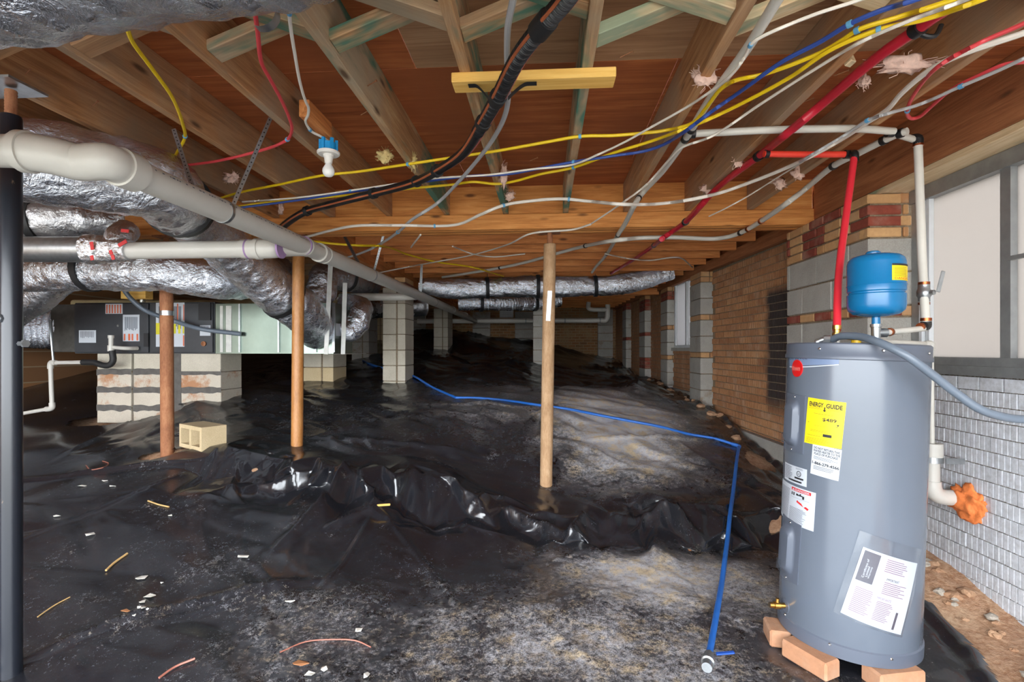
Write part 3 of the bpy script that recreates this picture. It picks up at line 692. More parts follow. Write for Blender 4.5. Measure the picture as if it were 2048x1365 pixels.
# ================================================================ water heater corner
MT['h_grey'] = plain('grey_enamel', srgb(94, 101, 112), .2, 0, .03, 3)
MT['h_grey2'] = plain('grey_plastic', srgb(86, 92, 104), .35, 0, .03, 3)
MT['chrome'] = plain('zinc_screw', srgb(200, 200, 200), .25, 1.0, .05)
MT['brass'] = plain('brass', srgb(206, 160, 84), .28, 1.0, .1)
MT['galv'] = plain('galvanised_steel', srgb(176, 180, 182), .35, .9, .12, 30)
MT['yellow_lab'] = plain('yellow_sticker', srgb(228, 202, 18), .45, 0, .02)
MT['white_lab'] = plain('white_sticker', srgb(188, 193, 200), .45, 0, .02)
MT['ink'] = plain('black_ink', (.012, .012, .014), .6, 0, .02)
MT['ink_grey'] = plain('grey_ink', srgb(84, 90, 100), .6, 0, .02)
MT['ink_red'] = plain('red_ink', srgb(196, 36, 36), .5, 0, .02)
MT['ink_mauve'] = plain('mauve_ink', srgb(132, 96, 124), .6, 0, .02)
MT['ink_dark'] = plain('charcoal_print', srgb(74, 72, 84), .5, 0, .02)
MT['yellow_ink'] = plain('olive_print', srgb(150, 132, 16), .6, 0, .02)
MT['blue_band'] = plain('pale_blue_band', srgb(106, 122, 150), .35, 0, .02)
MT['badge'] = plain('red_badge', srgb(196, 24, 26), .3, 0, .03)
MT['badge_let'] = plain('badge_letter', srgb(222, 120, 110), .4, 0, .03)
MT['tank_blue'] = plain('blue_tank_paint', srgb(14, 102, 152), .25, 0, .04, 3)
MT['pex_white'] = plain('white_pex', srgb(206, 202, 192), .4, 0, .04)
MT['pex_red'] = plain('red_pex', srgb(206, 44, 56), .32, 0, .05)
MT['pex_orange'] = plain('bright_red_pex', srgb(232, 66, 50), .35, 0, .05)
MT['pvc'] = plain('white_pvc', srgb(196, 192, 184), .38, 0, .04, 4)
MT['black_fit'] = plain('black_fitting', (.012, .012, .013), .4, 0, .1)
MT['copper'] = plain('copper_ring', srgb(170, 96, 60), .35, 1.0, .1)
MT['conduit'] = plain('grey_conduit', srgb(98, 108, 120), .35, 0, .06)
MT['yellow_pl'] = plain('yellow_cap', srgb(224, 184, 40), .4, 0, .06)
MT['foam'] = plain('orange_spray_foam', srgb(232, 128, 66), .8, 0, .18, 30, .6)
MT['old_brick'] = brickmat('loose_brick', [srgb(170, 120, 88), srgb(190, 142, 108)])

def textmesh(s, bold=0.0):
    cu = bpy.data.curves.new('lettering', 'FONT'); cu.body = s; cu.size = 1; cu.offset = bold; cu.resolution_u = 3
    o = bpy.data.objects.new('lettering', cu); COL.objects.link(o); bpy.context.view_layer.update()
    me = bpy.data.meshes.new_from_object(o.evaluated_get(bpy.context.evaluated_depsgraph_get()))
    V = [tuple(v.co) for v in me.vertices]; Fc = [tuple(p.vertices) for p in me.polygons]
    bpy.data.objects.remove(o); bpy.data.meshes.remove(me); bpy.data.curves.remove(cu)
    a = np.array(V); lo = a.min(0); hi = a.max(0); return [((x - lo[0]) / (hi[0] - lo[0]), (y - lo[1]) / (hi[1] - lo[1])) for x, y, _ in V], Fc
HB = Vector((1.335, 2.318, -1.25)); HA = math.radians(1.8); HR = Matrix.Rotation(HA, 3, 'Y'); RR = .265
heater = empty('water_heater', HB, 'tall grey electric water heater cylinder with yellow and white stickers', 'water heater')
heater.rotation_euler = (0, HA, 0)
def hl(px, py):
    """pixel -> (angle, height) on the heater shell, in its own frame"""
    o = HR.transposed() @ (-HB); d = HR.transposed() @ Vector(ray(px, py))
    a = d.x ** 2 + d.y ** 2; b = 2 * (o.x * d.x + o.y * d.y); c = o.x ** 2 + o.y ** 2 - RR ** 2; D = max(b * b - 4 * a * c, 0)
    k = (-b - math.sqrt(D)) / (2 * a); p = o + d * k; return (math.atan2(p.y, p.x) % (2 * math.pi), p.z)
def hp(phi, z, dr=0.0): return Vector(((RR + dr) * math.cos(phi), (RR + dr) * math.sin(phi), z))
def hbuild(q, name, mat, parent=heater, smooth=True, **kw):
    """meshes in the heater's own frame"""
    me = bpy.data.meshes.new(name); me.from_pydata([tuple(p) for p in q.v], [], q.f); me.materials.append(mat)
    if smooth:
        me.polygons.foreach_set('use_smooth', [True] * len(me.polygons)); me.set_sharp_from_angle(angle=math.radians(35))
    me.update(); o = bpy.data.objects.new(name, me); COL.objects.link(o); o.parent = parent; return tag(o, **kw)
class Quad:
    """bilinear patch between four pixel corners TL TR BR BL laid on the shell"""
    def __init__(s, c): s.c = [hl(*p) for p in c]
    def uv(s, a, b):      # a to the right, b down
        tl, tr, br, bl = s.c; f = lambda i: (tl[i] * (1 - a) + tr[i] * a) * (1 - b) + (bl[i] * (1 - a) + br[i] * a) * b
        return f(0), f(1)
    def pt(s, a, b, dr): return hp(*s.uv(a, b), dr)
    def patch(s, name, mat, dr=.0012, nx=8, ny=2, box=(0, 0, 1, 1), parent=heater, prof=None, **kw):
        q = mb(); a0, b0, a1, b1 = box
        V = [s.pt(a0 + (a1 - a0) * i / nx, b0 + (b1 - b0) * j / ny, dr + (prof(i / nx, j / ny) if prof else 0)) for j in range(ny + 1) for i in range(nx + 1)]
        Fc = [(j * (nx + 1) + i, (j + 1) * (nx + 1) + i, (j + 1) * (nx + 1) + i + 1, j * (nx + 1) + i + 1) for j in range(ny) for i in range(nx)]
        n0 = len(V); ring = [i for i in range(nx + 1)] + [j * (nx + 1) + nx for j in range(1, ny + 1)] + [ny * (nx + 1) + i for i in range(nx - 1, -1, -1)] + [j * (nx + 1) for j in range(ny - 1, 0, -1)]
        for i in ring: p = V[i]; k = math.hypot(p.x, p.y); V.append(Vector((p.x / k * (RR - .001), p.y / k * (RR - .001), p.z)))
        m = len(ring); Fc += [(ring[k], ring[(k + 1) % m], n0 + (k + 1) % m, n0 + k) for k in range(m)]
        q.add(V, Fc); return hbuild(q, name, mat, parent, **kw)
    def text(s, txt, box, mat, parent, dr=.002, rot=False, bold=.0):
        P, Fc = textmesh(txt, bold); a0, b0, a1, b1 = box; V = []
        for x, y in P:
            a, b = (a0 + (a1 - a0) * x, b1 - (b1 - b0) * y) if not rot else (a0 + (a1 - a0) * (1 - y), b1 - (b1 - b0) * x)
            V.append(s.pt(a, b, dr))
        return hbuild(mb().add(V, Fc), 'lettering', mat, parent, smooth=False)
    def lines(s, box, n, mat, parent, dr=.0021, th=.35, seed=1, name='fine_print', full=False):
        rs = random.Random(seed); q = mb(); a0, b0, a1, b1 = box; h = (b1 - b0) / n
        for i in range(n):
            e = a1 if full else a0 + (a1 - a0) * rs.uniform(.72, 1); b = b0 + h * i; k = 6
            V = [s.pt(a0 + (e - a0) * m / k, b + d, dr) for d in (0, h * th) for m in range(k + 1)]
            q.add(V, [(m, m + k + 1, m + k + 2, m + 1) for m in range(k)])
        return hbuild(q, name, mat, parent, smooth=False)
q = mb(); q.lathe([(RR - .01, .012), (RR, .05), (RR, .3), (RR, .6), (RR, .9), (RR, 1.215), (RR - .01, 1.225)], n=96); hbuild(q, 'tank_shell', MT['h_grey'])
q = mb(); q.lathe([(RR + .003, 1.205), (RR + .006, 1.208), (RR + .006, 1.222), (RR + .002, 1.228), (RR + .002, 1.268), (RR - .004, 1.274), (RR - .03, 1.275), (RR - .05, 1.268), (.12, 1.268), (.0, 1.268)], n=96, cap=False); hbuild(q, 'top_cap', MT['h_grey2'])
q = mb(); q.lathe([(RR - .02, .0), (RR + .004, .0), (RR + .005, .03), (RR + .005, .05), (RR - .001, .056)], n=96); hbuild(q, 'bottom_rim', MT['h_grey2'])
def hscrew(px, py, r=.006):
    phi, z = hl(px, py); n = Vector((math.cos(phi), math.sin(phi), 0)); c = hp(phi, z, .003)
    M = n.to_track_quat('Z', 'Y').to_matrix(); q = mb(); q.lathe([(r, 0), (r, .002), (r * .6, .005)], c, 10, M); hbuild(q, 'screw', MT['chrome'])
for p in [(1640, 698), (1766, 702), (1856, 707), (1572, 1230), (1660, 1289), (1782, 1318)]: hscrew(*p)
# access panels
def panelprof(a, b):
    dx = abs(a - .42) / .36; dy = abs(b - .5) / .40
    r = (dx ** 4 + dy ** 6) ** .25; return .019 * max(0, min(1, (1.0 - r) * 3.2))
for c in ([(1577, 786), (1612, 793), (1607, 909), (1572, 898)], [(1568, 1028), (1604, 1052), (1596, 1171), (1562, 1150)]):
    Q_ = Quad(c); o = Q_.patch('access_panel', MT['h_grey2'], .005, 20, 30, prof=panelprof)
    Q_.lines((.12, .70, .5, .88), 8, MT['ink_grey'], o, dr=.026, th=.4, seed=4)
    for p in ((.55, .04), (.5, .96)):
        phi, z = Q_.uv(*p); n = Vector((math.cos(phi), math.sin(phi), 0)); q = mb(); q.lathe([(.005, 0), (.005, .002), (.003, .004)], hp(phi, z, .005), 8, n.to_track_quat('Z', 'Y').to_matrix()); hbuild(q, 'screw', MT['chrome'], o)
# name band and round badge
B = Quad([(1579, 709), (1679, 710), (1678, 729), (1580, 733)])
b_ = B.patch('name_band', MT['blue_band'], .0012, 12, 2)
q = mb()
for k in range(16):
    a0, a1 = k / 16, (k + 1) / 16; f = lambda a: 1.0 + .10 * math.sin(a * math.pi)
    q.add([B.pt(a0, f(a0), .0016), B.pt(a1, f(a1), .0016), B.pt(a1, f(a1) + .09, .0016), B.pt(a0, f(a0) + .09, .0016)], [(0, 3, 2, 1)])
hbuild(q, 'band_edge', MT['white_lab'], b_, smooth=False)
B.text('PERFORMANCE', (-.20, .16, .50, .46), MT['ink'], b_)
cb = hl(1595, 737); q = mb(); n = 28; rx, rz = .034, .038
V = [hp(cb[0], cb[1], .006)] + [hp(cb[0] + rx / RR * math.cos(2 * math.pi * k / n), cb[1] + rz * math.sin(2 * math.pi * k / n), .005) for k in range(n)] + [hp(cb[0] + rx / RR * math.cos(2 * math.pi * k / n), cb[1] + rz * math.sin(2 * math.pi * k / n), -.001) for k in range(n)]
q.add(V, [(0, 1 + k, 1 + (k + 1) % n) for k in range(n)] + [(1 + k, 1 + n + k, 1 + n + (k + 1) % n, 1 + (k + 1) % n) for k in range(n)])
bd = hbuild(q, 'badge', MT['badge'], smooth=False)
P, Fc = textmesh('Rheem', .02); hbuild(mb().add([hp(cb[0] + .050 / RR * (x - .5), cb[1] + .020 * (y - .5), .0075) for x, y in P], Fc), 'lettering', MT['badge_let'], bd, smooth=False)
# energy sticker
E = Quad([(1617, 795), (1693, 806), (1683, 899), (1609, 885)]); e = E.patch('energy_sticker', MT['yellow_lab'], .0015)
E.text('ENERGY', (.06, .075, .46, .175), MT['ink'], e, bold=.035); E.text('GUIDE', (.53, .075, .93, .175), MT['ink'], e, bold=.035)
q = mb(); q.add([E.pt(.485, .16, .0022), E.pt(.515, .16, .0022), E.pt(.515, .24, .0022), E.pt(.485, .24, .0022)], [(0, 3, 2, 1)]); q.add([E.pt(.45, .225, .0022), E.pt(.55, .225, .0022), E.pt(.5, .265, .0022)], [(0, 2, 1)]); hbuild(q, 'arrow', MT['ink'], e, smooth=False)
E.text('$489', (.47, .39, .82, .475), MT['ink'], e, bold=.02)
E.lines((.06, .185, .42, .24), 2, MT['yellow_ink'], e, seed=2); E.lines((.58, .185, .93, .24), 2, MT['yellow_ink'], e, seed=3); E.lines((.22, .315, .72, .345), 1, MT['yellow_ink'], e, seed=3, full=True)
q = mb(); q.add([E.pt(.07, .525, .0022), E.pt(.86, .545, .0022), E.pt(.86, .557, .0022), E.pt(.07, .537, .0022)], [(0, 3, 2, 1)]); q.add([E.pt(.83, .50, .0022), E.pt(.90, .50, .0022), E.pt(.865, .54, .0022)], [(0, 2, 1)]); hbuild(q, 'cost_scale', MT['ink'], e, smooth=False)
E.lines((.25, .58, .6, .60), 1, MT['yellow_ink'], e, full=True); E.lines((.16, .68, .7, .73), 2, MT['yellow_ink'], e, seed=5)
E.patch('black_box', MT['ink'], .0022, 3, 1, (.52, .74, .74, .80), e); E.text('xxxx', (.56, .755, .66, .785), MT['yellow_lab'], e, .003) if False else None
E.lines((.08, .80, .48, .83), 1, MT['yellow_ink'], e, seed=6); E.lines((.05, .86, .8, .98), 5, MT['yellow_ink'], e, seed=7)
# white notice
N = Quad([(1626, 887), (1684, 901), (1677, 963), (1621, 947)]); n_ = N.patch('notice_sticker', MT['white_lab'], .0013)
N.text('DO NOT RETURN THIS', (.06, .075, .95, .15), MT['ink'], n_, bold=.02); N.text('WATER HEATER TO THE', (.05, .17, .97, .245), MT['ink'], n_, bold=.02); N.text('PLACE OF PURCHASE', (.09, .265, .91, .34), MT['ink'], n_, bold=.02)
N.lines((.08, .39, .93, .50), 3, MT['ink_grey'], n_, seed=8); N.text('1-866-279-4566', (.04, .555, .98, .655), MT['ink'], n_, bold=.03); N.lines((.1, .70, .95, .84), 3, MT['ink_grey'], n_, seed=9)
# rating plate and danger sheet
Rp = Quad([(1571, 924), (1614, 940), (1613, 975), (1570, 957)]); o = Rp.patch('rating_plate', MT['white_lab'], .0013); Rp.lines((.05, .10, .5, .9), 9, MT['ink_grey'], o, seed=10); Rp.lines((.3, .80, .85, .92), 1, MT['ink'], o, th=.8, full=True)
Rp.lines((.62, .06, .92, .18), 2, MT['ink_grey'], o, seed=11); Rp.patch('black_bar', MT['ink'], .002, 3, 1, (.58, .60, .90, .70), o)
q = mb(); k = 20; c0 = Rp.uv(.74, .38)
V = [hp(c0[0] + r / RR * math.cos(2 * math.pi * i / k), c0[1] + r * math.sin(2 * math.pi * i / k), .0022) for r in (.010, .013) for i in range(k)]; q.add(V, [(i, (i + 1) % k, k + (i + 1) % k, k + i) for i in range(k)]); hbuild(q, 'listing_mark', MT['ink'], o, smooth=False); Rp.text('UL', (.69, .31, .79, .45), MT['ink'], o)
Dg = Quad([(1566, 957), (1632, 987), (1627, 1064), (1563, 1026)]); o = Dg.patch('danger_sheet', MT['white_lab'], .0013, 10, 2)
Dg.lines((.06, .12, .44, .92), 24, MT['ink_grey'], o, seed=12, full=True)
bar = Dg.patch('danger_bar', MT['ink_red'], .002, 4, 1, (.49, .035, .92, .115), o); Dg.text('DANGER', (.59, .05, .90, .10), MT['white_lab'], o, .0028, bold=.02)
q = mb(); q.add([Dg.pt(.515, .10, .0028), Dg.pt(.575, .10, .0028), Dg.pt(.545, .05, .0028)], [(0, 1, 2)]); hbuild(q, 'warning_triangle', MT['white_lab'], o, smooth=False)
Dg.lines((.48, .56, .88, .94), 14, MT['ink_grey'], o, seed=13)
q = mb()
for (a, b, w, h) in [(.50, .16, .03, .08), (.55, .16, .03, .08), (.62, .17, .05, .05), (.67, .185, .10, .03), (.70, .15, .03, .04), (.76, .19, .04, .08)]:
    q.add([Dg.pt(a, b, .0022), Dg.pt(a + w, b, .0022), Dg.pt(a + w, b + h, .0022), Dg.pt(a, b + h, .0022)], [(0, 3, 2, 1)])
hbuild(q, 'tap_symbol', MT['ink'], o, smooth=False)
q = mb(); q.add([Dg.pt(.68, .36, .0022), Dg.pt(.90, .47, .0022), Dg.pt(.88, .52, .0022), Dg.pt(.70, .42, .0022), Dg.pt(.64, .39, .0022), Dg.pt(.66, .33, .0022)], [(0, 5, 4, 3, 2, 1)]); hbuild(q, 'hand_symbol', MT['ink_red'], o, smooth=False)
Dg.lines((.48, .29, .90, .30), 1, MT['ink'], o, th=.4, full=True)
# document pouch
t = NT('clear_pouch'); tp = t.node('ShaderNodeBsdfTransparent', i_Color=(.94, .95, .96, 1)); gl = t.node('ShaderNodeBsdfGlossy', i_Roughness=.15); a = t.node('ShaderNodeMixShader', i_0=.10, i_1=tp.outputs[0], i_2=gl.outputs[0]); t.L.new(a.outputs[0], t.out.inputs[0]); MT['pouch'] = t.m
Po = Quad([(1719, 1060), (1838, 1098), (1801, 1274), (1667, 1222)]); po = Po.patch('document_pouch', MT['pouch'], .009, 16, 8, prof=lambda a, b: .003 * math.sin(a * 17) * math.sin(b * 9))
Do = Quad([(1726, 1094), (1833, 1127), (1800, 1270), (1681, 1225)]); do = Do.patch('document', MT['white_lab'], .003, 10, 4, parent=po)
C = Quad([(1730, 1100), (1762, 1112), (1743, 1170), (1710, 1158)])
c_ = C.patch('print_block', MT['ink_dark'], .0036, 4, 2, parent=po)
for k, w in enumerate(('Certificate of', 'Limited', 'Warranty')):
    P, Fc = textmesh(w); a0 = .28 + .17 * k; V = [C.pt(a0 + .13 * (1 - y), (.86, .80, .84)[k] - (.62, .34, .40)[k] * x, .0044) for x, y in P]
    hbuild(mb().add(V, Fc), 'lettering', MT['white_lab'], po, smooth=False)
Do.text('IMPORTANT', (.48, .30, .70, .335), MT['ink_dark'], po, .0038); Do.lines((.40, .05, .80, .24), 7, MT['ink_mauve'], po, dr=.0038, seed=14); Do.lines((.46, .36, .86, .54), 7, MT['ink_mauve'], po, dr=.0038, seed=15)
Do.text('IMPORTANTE', (.42, .58, .66, .615), MT['ink_mauve'], po, .0038); Do.lines((.08, .55, .40, .92), 14, MT['ink_mauve'], po, dr=.0038, seed=16); Do.lines((.44, .64, .72, .92), 12, MT['ink_mauve'], po, dr=.0038, seed=17)
Do.patch('print_bar', MT['ink_dark'], .0036, 2, 1, (.80, .72, .84, .96), po)
# drain valve
phi, z = hl(1571, 1212); n = Vector((math.cos(phi), math.sin(phi), 0)); M = n.to_track_quat('Z', 'Y').to_matrix(); c = hp(phi, z)
q = mb(); q.lathe([(.03, -.003), (.03, .002), (.014, .004)], c, 24, M); pl = hbuild(q, 'flange', MT['h_grey2'])
q = mb(); q.lathe([(.011, 0), (.011, .025), (.016, .026), (.016, .05), (.012, .052), (.012, .07)], c, 16, M); q.lathe([(.008, .0), (.008, .03)], c + n * .036, 12); hbuild(q, 'drain_valve', MT['brass'])
# top fittings belonging to the heater
TOP = 1.266
def htop(px, Y):
    p = atY(px, 690, Y); l = HR.transposed() @ (p - HB); return Vector((l.x, l.y, TOP))
c = htop(1673, 2.36); q = mb(); q.lathe([(.013, 0), (.013, .035), (.010, .036), (.010, .05)], c, 16); hbuild(q, 'hot_nipple', MT['pvc'])
c = htop(1712, 2.40); q = mb(); q.lathe([(.03, 0), (.03, .012), (.02, .014), (.02, .03), (.035, .032), (.035, .05), (.03, .056)], c, 20); hbuild(q, 'relief_valve', MT['yellow_pl'])
c = htop(1634, 2.29); q = mb(); q.tube([c, c + Vector((0, 0, .014)), c + Vector((.018, -.01, .024)), c + Vector((.05, -.03, .026))], .013, 12); q.lathe([(.018, 0), (.018, .025)], c + Vector((.02, -.012, .025)), 8, Vector((1, -.5, 0)).normalized().to_track_quat('Z', 'Y').to_matrix()); hbuild(q, 'conduit_elbow', MT['galv'])

# ---- bricks the heater stands on
def loose(p, L, d, h, rz, label, mat=None, tilt=0):
    o = piece('brick', p, (L, d, h), mat or MT['old_brick'], None, 0, .008); o.rotation_euler = (0, tilt, rz); return tag(o, label, 'brick', 'loose bricks under the water heater')
BZ = HB.z - .036
loose((1.10, 2.16, BZ + .004), .2, .09, .075, math.radians(-62), 'loose tan brick under the heater by its brass drain valve')
loose((1.05, 2.34, BZ + .004), .13, .09, .075, math.radians(80), 'half hidden brick behind the one under the brass drain valve')
loose((1.375, 2.075, BZ - .004), .2, .1, .075, math.radians(12), 'weathered brick under the front edge of the water heater')
loose((1.52, 2.42, BZ + .002), .2, .1, .075, math.radians(20), 'brick under the wall side of the water heater')

# ---- expansion tank
ec = atY(1752, 690, 2.30); ez = .143; er = .108
et = empty('expansion_tank', (ec.x, ec.y, .02), 'blue steel expansion tank standing on a pipe tee above the heater', 'expansion tank')
q = mb(); q.lathe([(.0, 0), (.04, .002), (.085, .012), (.104, .03), (er, .05), (er, .098), (er - .005, .103), (er - .005, .108), (er, .113), (er, .135), (er + .002, .138), (er, .141), (er, .235), (.104, .252), (.09, .266), (.06, .274), (.04, .276), (0, .277)], (ec.x, ec.y, ez), 64, cap=False); q.build('tank', MT['tank_blue'], et, True)
q = mb(); q.lathe([(.028, 0), (.028, .01), (.022, .016), (0, .017)], (ec.x - .012, ec.y, ez + .274), 24, cap=False); q.build('air_cap', MT['tank_blue'], et, True)
q = mb(); q.lathe([(.016, 0), (.016, .03)], (ec.x, ec.y, ez - .03), 20); q.build('neck', MT['tank_blue'], et, True)
q = mb(); q.lathe([(.022, 0), (.022, .012), (.018, .014), (.018, .07), (.022, .072), (.022, .085)], (ec.x, ec.y, .028), 20); q.lathe([(.016, 0), (.02, .03), (.02, .045)], (ec.x, ec.y, .075), 16, Vector((1, .1, 0)).to_track_quat('Z', 'Y').to_matrix()); q.build('pipe_tee', MT['galv'], et, True)
q = mb(); a0 = math.atan2(-ec.y, -ec.x)
def tk(a, z, dr): return Vector((ec.x + (er + dr) * math.cos(a), ec.y + (er + dr) * math.sin(a), z))
def tkpatch(a0, a1, z0, z1, dr, nm, mt, par):
    q = mb(); n = 10; V = [tk(a0 + (a1 - a0) * i / n, z, dr) for z in (z0, z1) for i in range(n + 1)]
    q.add(V, [(i, i + 1, i + n + 2, i + n + 1) for i in range(n)]); return q.build(nm, mt, par, True)
tl = tkpatch(a0 + .52, a0 + 1.55, .292, .362, .0012, 'warning_label', MT['yellow_lab'], et)
tkpatch(a0 + .52, a0 + 1.55, .354, .362, .0018, 'black_strip', MT['ink'], tl)
q = mb()
for i in range(7):
    z = .345 - .006 * i; q.add([tk(a0 + .6 + .07 * j, zz, .0018) for zz in (z, z + .0022) for j in range(10)], [(j, j + 1, j + 11, j + 10) for j in range(9)])
q.build('fine_print', MT['yellow_ink'], tl)
P, Fc = textmesh('DANGER'); q = mb(); q.add([tk(a0 + .62 + .75 * x, .295 + .010 * y, .0018) for x, y in P], Fc); q.build('lettering', MT['ink_red'], tl)

# ---- pipes round the heater
def pipe(name, P, r, mat, label, cat='pipe', n=12, sub=8, parent=None, **kw):
    q = mb(); q.tube(P, r, n, True, sub); return q.build(name, mat, parent, True, label=label, cat=cat if parent is None else None, **kw)
def ring(p, d, r, w, mat, parent, name='clamp_ring', n=14):
    d = Vector(d).normalized(); q = mb(); q.lathe([(r * .8, -w / 2), (r, -w / 2), (r, w / 2), (r * .8, w / 2)], p, n, d.to_track_quat('Z', 'Y').to_matrix()); return q.build(name, mat, parent, True)
cz = .995
# cold feed: elbow under the joists, drop with stop valve, branch to the tank tee
k0 = atZ(1836, 279, 1.062); k1 = atD(1840, 400, 2.48); k2 = atD(1846, 560, 2.42); k3 = atD(1852, 652, 2.38)
cf = empty('cold_water_drop', (k3.x, k3.y, .1), 'off-white supply pipe dropping past the window to the expansion tank tee', 'pipe')
q = mb(); q.tube([k0 + Vector((0, 0, -.01)), k1, k2, k3], .019, 14, True, 8); q.build('riser', MT['pex_white'], cf, True)
kt = Vector((ec.x + .04, ec.y, .075)); q = mb(); q.tube([k3 + Vector((0, 0, -.012)), kt], .0135, 12, True); q.build('branch', MT['pex_white'], cf, True)
q = mb(); q.tube([k3 + Vector((0, 0, .02)), k3, k3 + (kt - k3).normalized() * .03], .022, 12, True, 4); q.build('elbow', MT['black_fit'], cf, True)
ring(k3 + Vector((0, 0, .03)), (0, 0, 1), .023, .014, MT['copper'], cf); ring(kt.lerp(k3, .1), kt - k3, .018, .014, MT['copper'], cf); ring(kt.lerp(k3, .86), kt - k3, .018, .014, MT['copper'], cf)
vb = atD(1848, 587, 2.41); q = mb(); q.lathe([(.024, -.04), (.024, -.02), (.03, -.012), (.03, .012), (.024, .02), (.024, .04)], vb, 16); q.lathe([(.012, 0), (.012, .045)], vb, 10, Vector((.4, -1, 0)).to_track_quat('Z', 'Y').to_matrix()); vo = q.build('stop_valve', MT['galv'], cf, True)
hq = vb + Vector((.02, -.045, 0)); board('lever', hq + Vector((.01, 0, .0)), hq + Vector((.035, 0, .1)), .02, .006, MT['galv'], cf, up=(0, 1, 0))
ring(vb + Vector((0, 0, .048)), (0, 0, 1), .024, .012, MT['copper'], cf); ring(vb - Vector((0, 0, .05)), (0, 0, 1), .024, .012, MT['copper'], cf)
# hot riser
h0 = atZ(1709, 311, 1.008); hn = HB + HR @ (htop(1673, 2.36) + Vector((0, 0, .05))); h1 = h0.lerp(hn, .35) + Vector((.005, .03, 0)); h2 = h0.lerp(hn, .7) + Vector((-.012, .01, 0))
hr = empty('hot_water_riser', hn, 'bright red flexible tube rising from the heater top to the joists', 'pipe')
q = mb(); q.tube([h0, h1, h2, hn + Vector((0, 0, .02))], .0165, 14, True, 10); q.build('tube', MT['pex_red'], hr, True)
q = mb(); q.lathe([(.019, 0), (.019, .016), (.014, .018), (.014, .03), (.018, .032), (.018, .05)], hn + Vector((0, 0, -.006)), 14); q.build('coupling', MT['brass'], hr, True)
# discharge line to the drain
d0 = HB + HR @ (htop(1712, 2.40) + Vector((0, 0, .03))); d1 = atX(1862, 688, 2.06); d2 = Vector((d1.x + .005, d1.y, -.50))
dl = empty('relief_discharge_line', d2, 'thin cream tube from the relief valve down into the floor drain pipe', 'pipe')
q = mb(); q.tube([d0, d0.lerp(d1, .5), d1 + Vector((-.03, 0, .0))], .012, 10, True, 6); q.build('tube', MT['pex_white'], dl, True)
q = mb(); q.tube([d1 + Vector((-.03, 0, 0)), d1, d1 + Vector((0, 0, -.03))], .016, 10, True, 4); q.build('elbow', MT['pvc'], dl, True)
q = mb(); q.tube([d1 + Vector((0, 0, -.02)), d2], .012, 10, True); q.build('tube', MT['pex_white'], dl, True)
e0 = d2.copy(); ew = Vector((XW + .02, e0.y + .0, -.79))
dp = empty('drain_standpipe', (e0.x, e0.y, -.80), 'white plastic drain standpipe with hub and elbow entering the white brick wall', 'pipe')
q = mb(); q.lathe([(.043, 0), (.048, .002), (.048, .085), (.042, .087), (.030, .087), (.030, .05)], (e0.x, e0.y, -.585), 28, cap=False); q.build('hub', MT['pvc'], dp, True)
q = mb(); q.lathe([(.034, 0), (.034, .16)], (e0.x, e0.y, -.73), 24); q.build('pipe', MT['pvc'], dp, True)
q = mb(); q.tube([Vector((e0.x, e0.y, -.70)), Vector((e0.x, e0.y, -.73)), Vector((e0.x + .015, e0.y, -.765)), Vector((e0.x + .05, e0.y, -.785)), Vector((XW + .03, e0.y, -.79))], .041, 20, True, 5); q.build('elbow', MT['pvc'], dp, True)
q = mb(); nS = 24
V = []
for i in range(nS + 1):
    a = math.pi * .75 + (math.pi * 1.3) * i / nS; V += [(e0.x + .050 * math.cos(a), e0.y + .050 * math.sin(a), z) for z in (-.60, -.57)]
q.add(V, [(2 * i, 2 * i + 2, 2 * i + 3, 2 * i + 1) for i in range(nS)]); q.box((e0.x + .08, e0.y - .05, -.585), (.09, .003, .03)); q.build('strap', MT['galv'], dp)
# foam
q = mb(); bm = bmesh.new(); bmesh.ops.create_icosphere(bm, subdivisions=4, radius=1)
for v_ in bm.verts:
    c = v_.co; k = 1 + .5 * mnoise.noise(c * 2.3) + .22 * mnoise.noise(c * 6); v_.co = Vector((c.x * .035, c.y * .10, c.z * .085)) * k
q.add([v_.co + Vector((XW - .004, e0.y - .06, -.80)) for v_ in bm.verts], [tuple(x.index for x in f.verts) for f in bm.faces]); bm.free()
q.build('spray_foam', MT['foam'], None, True, angle=False, label='orange spray foam blob round the drain pipe on white brick', cat='foam')
# grey flex conduit
cs = HB + HR @ (htop(1634, 2.29) + Vector((.05, -.03, .026)))
P = [cs, atD(1680, 673, 2.13), atD(1720, 674, 2.03), atD(1760, 686, 1.93), atD(1810, 710, 1.86), atD(1860, 746, 1.84), atD(1910, 785, 1.83), atD(1960, 819, 1.81), atD(2010, 835, 1.80), atD(2070, 840, 1.80), atD(2160, 838, 1.80), atD(2260, 812, 1.75), Vector((XW - .12, 1.15, -.1))]
pipe('flexible_conduit', P, .0155, MT['conduit'], 'dark grey flexible electrical conduit arching away from the heater top', 'conduit', 12, 10)
# ================================================================ posts, drain pipes, ducts, air handler
def rustmat(name, a, b, c, rough=.8):
    t = NT(name); v = t.coord((1, 1, .35)); n = t.noise(v, 14, 6, .7); n2 = t.noise(v, 90, 4, .7)
    return t.set(t.mix(.35, t.ramp(n, [(.3, a), (.5, b), (.7, c)]), t.ramp(n2, [(.3, a), (.7, c)])), rough, None, n2, .4, .004)
MT['rust'] = rustmat('rusty_steel', srgb(112, 66, 40), srgb(146, 92, 60), srgb(176, 124, 86))
MT['rust_tan'] = rustmat('tan_weathered_steel', srgb(140, 104, 70), srgb(170, 134, 98), srgb(196, 164, 128))
MT['rust_orange'] = rustmat('orange_rusted_steel', srgb(140, 86, 36), srgb(178, 118, 60), srgb(190, 140, 90), .4)
t = NT('black_painted_steel'); v = t.coord((1, 1, .5)); n = t.noise(v, 12, 6, .75); m = t.ramp(n, [(.66, (0, 0, 0)), (.74, (.9, .9, .9))])
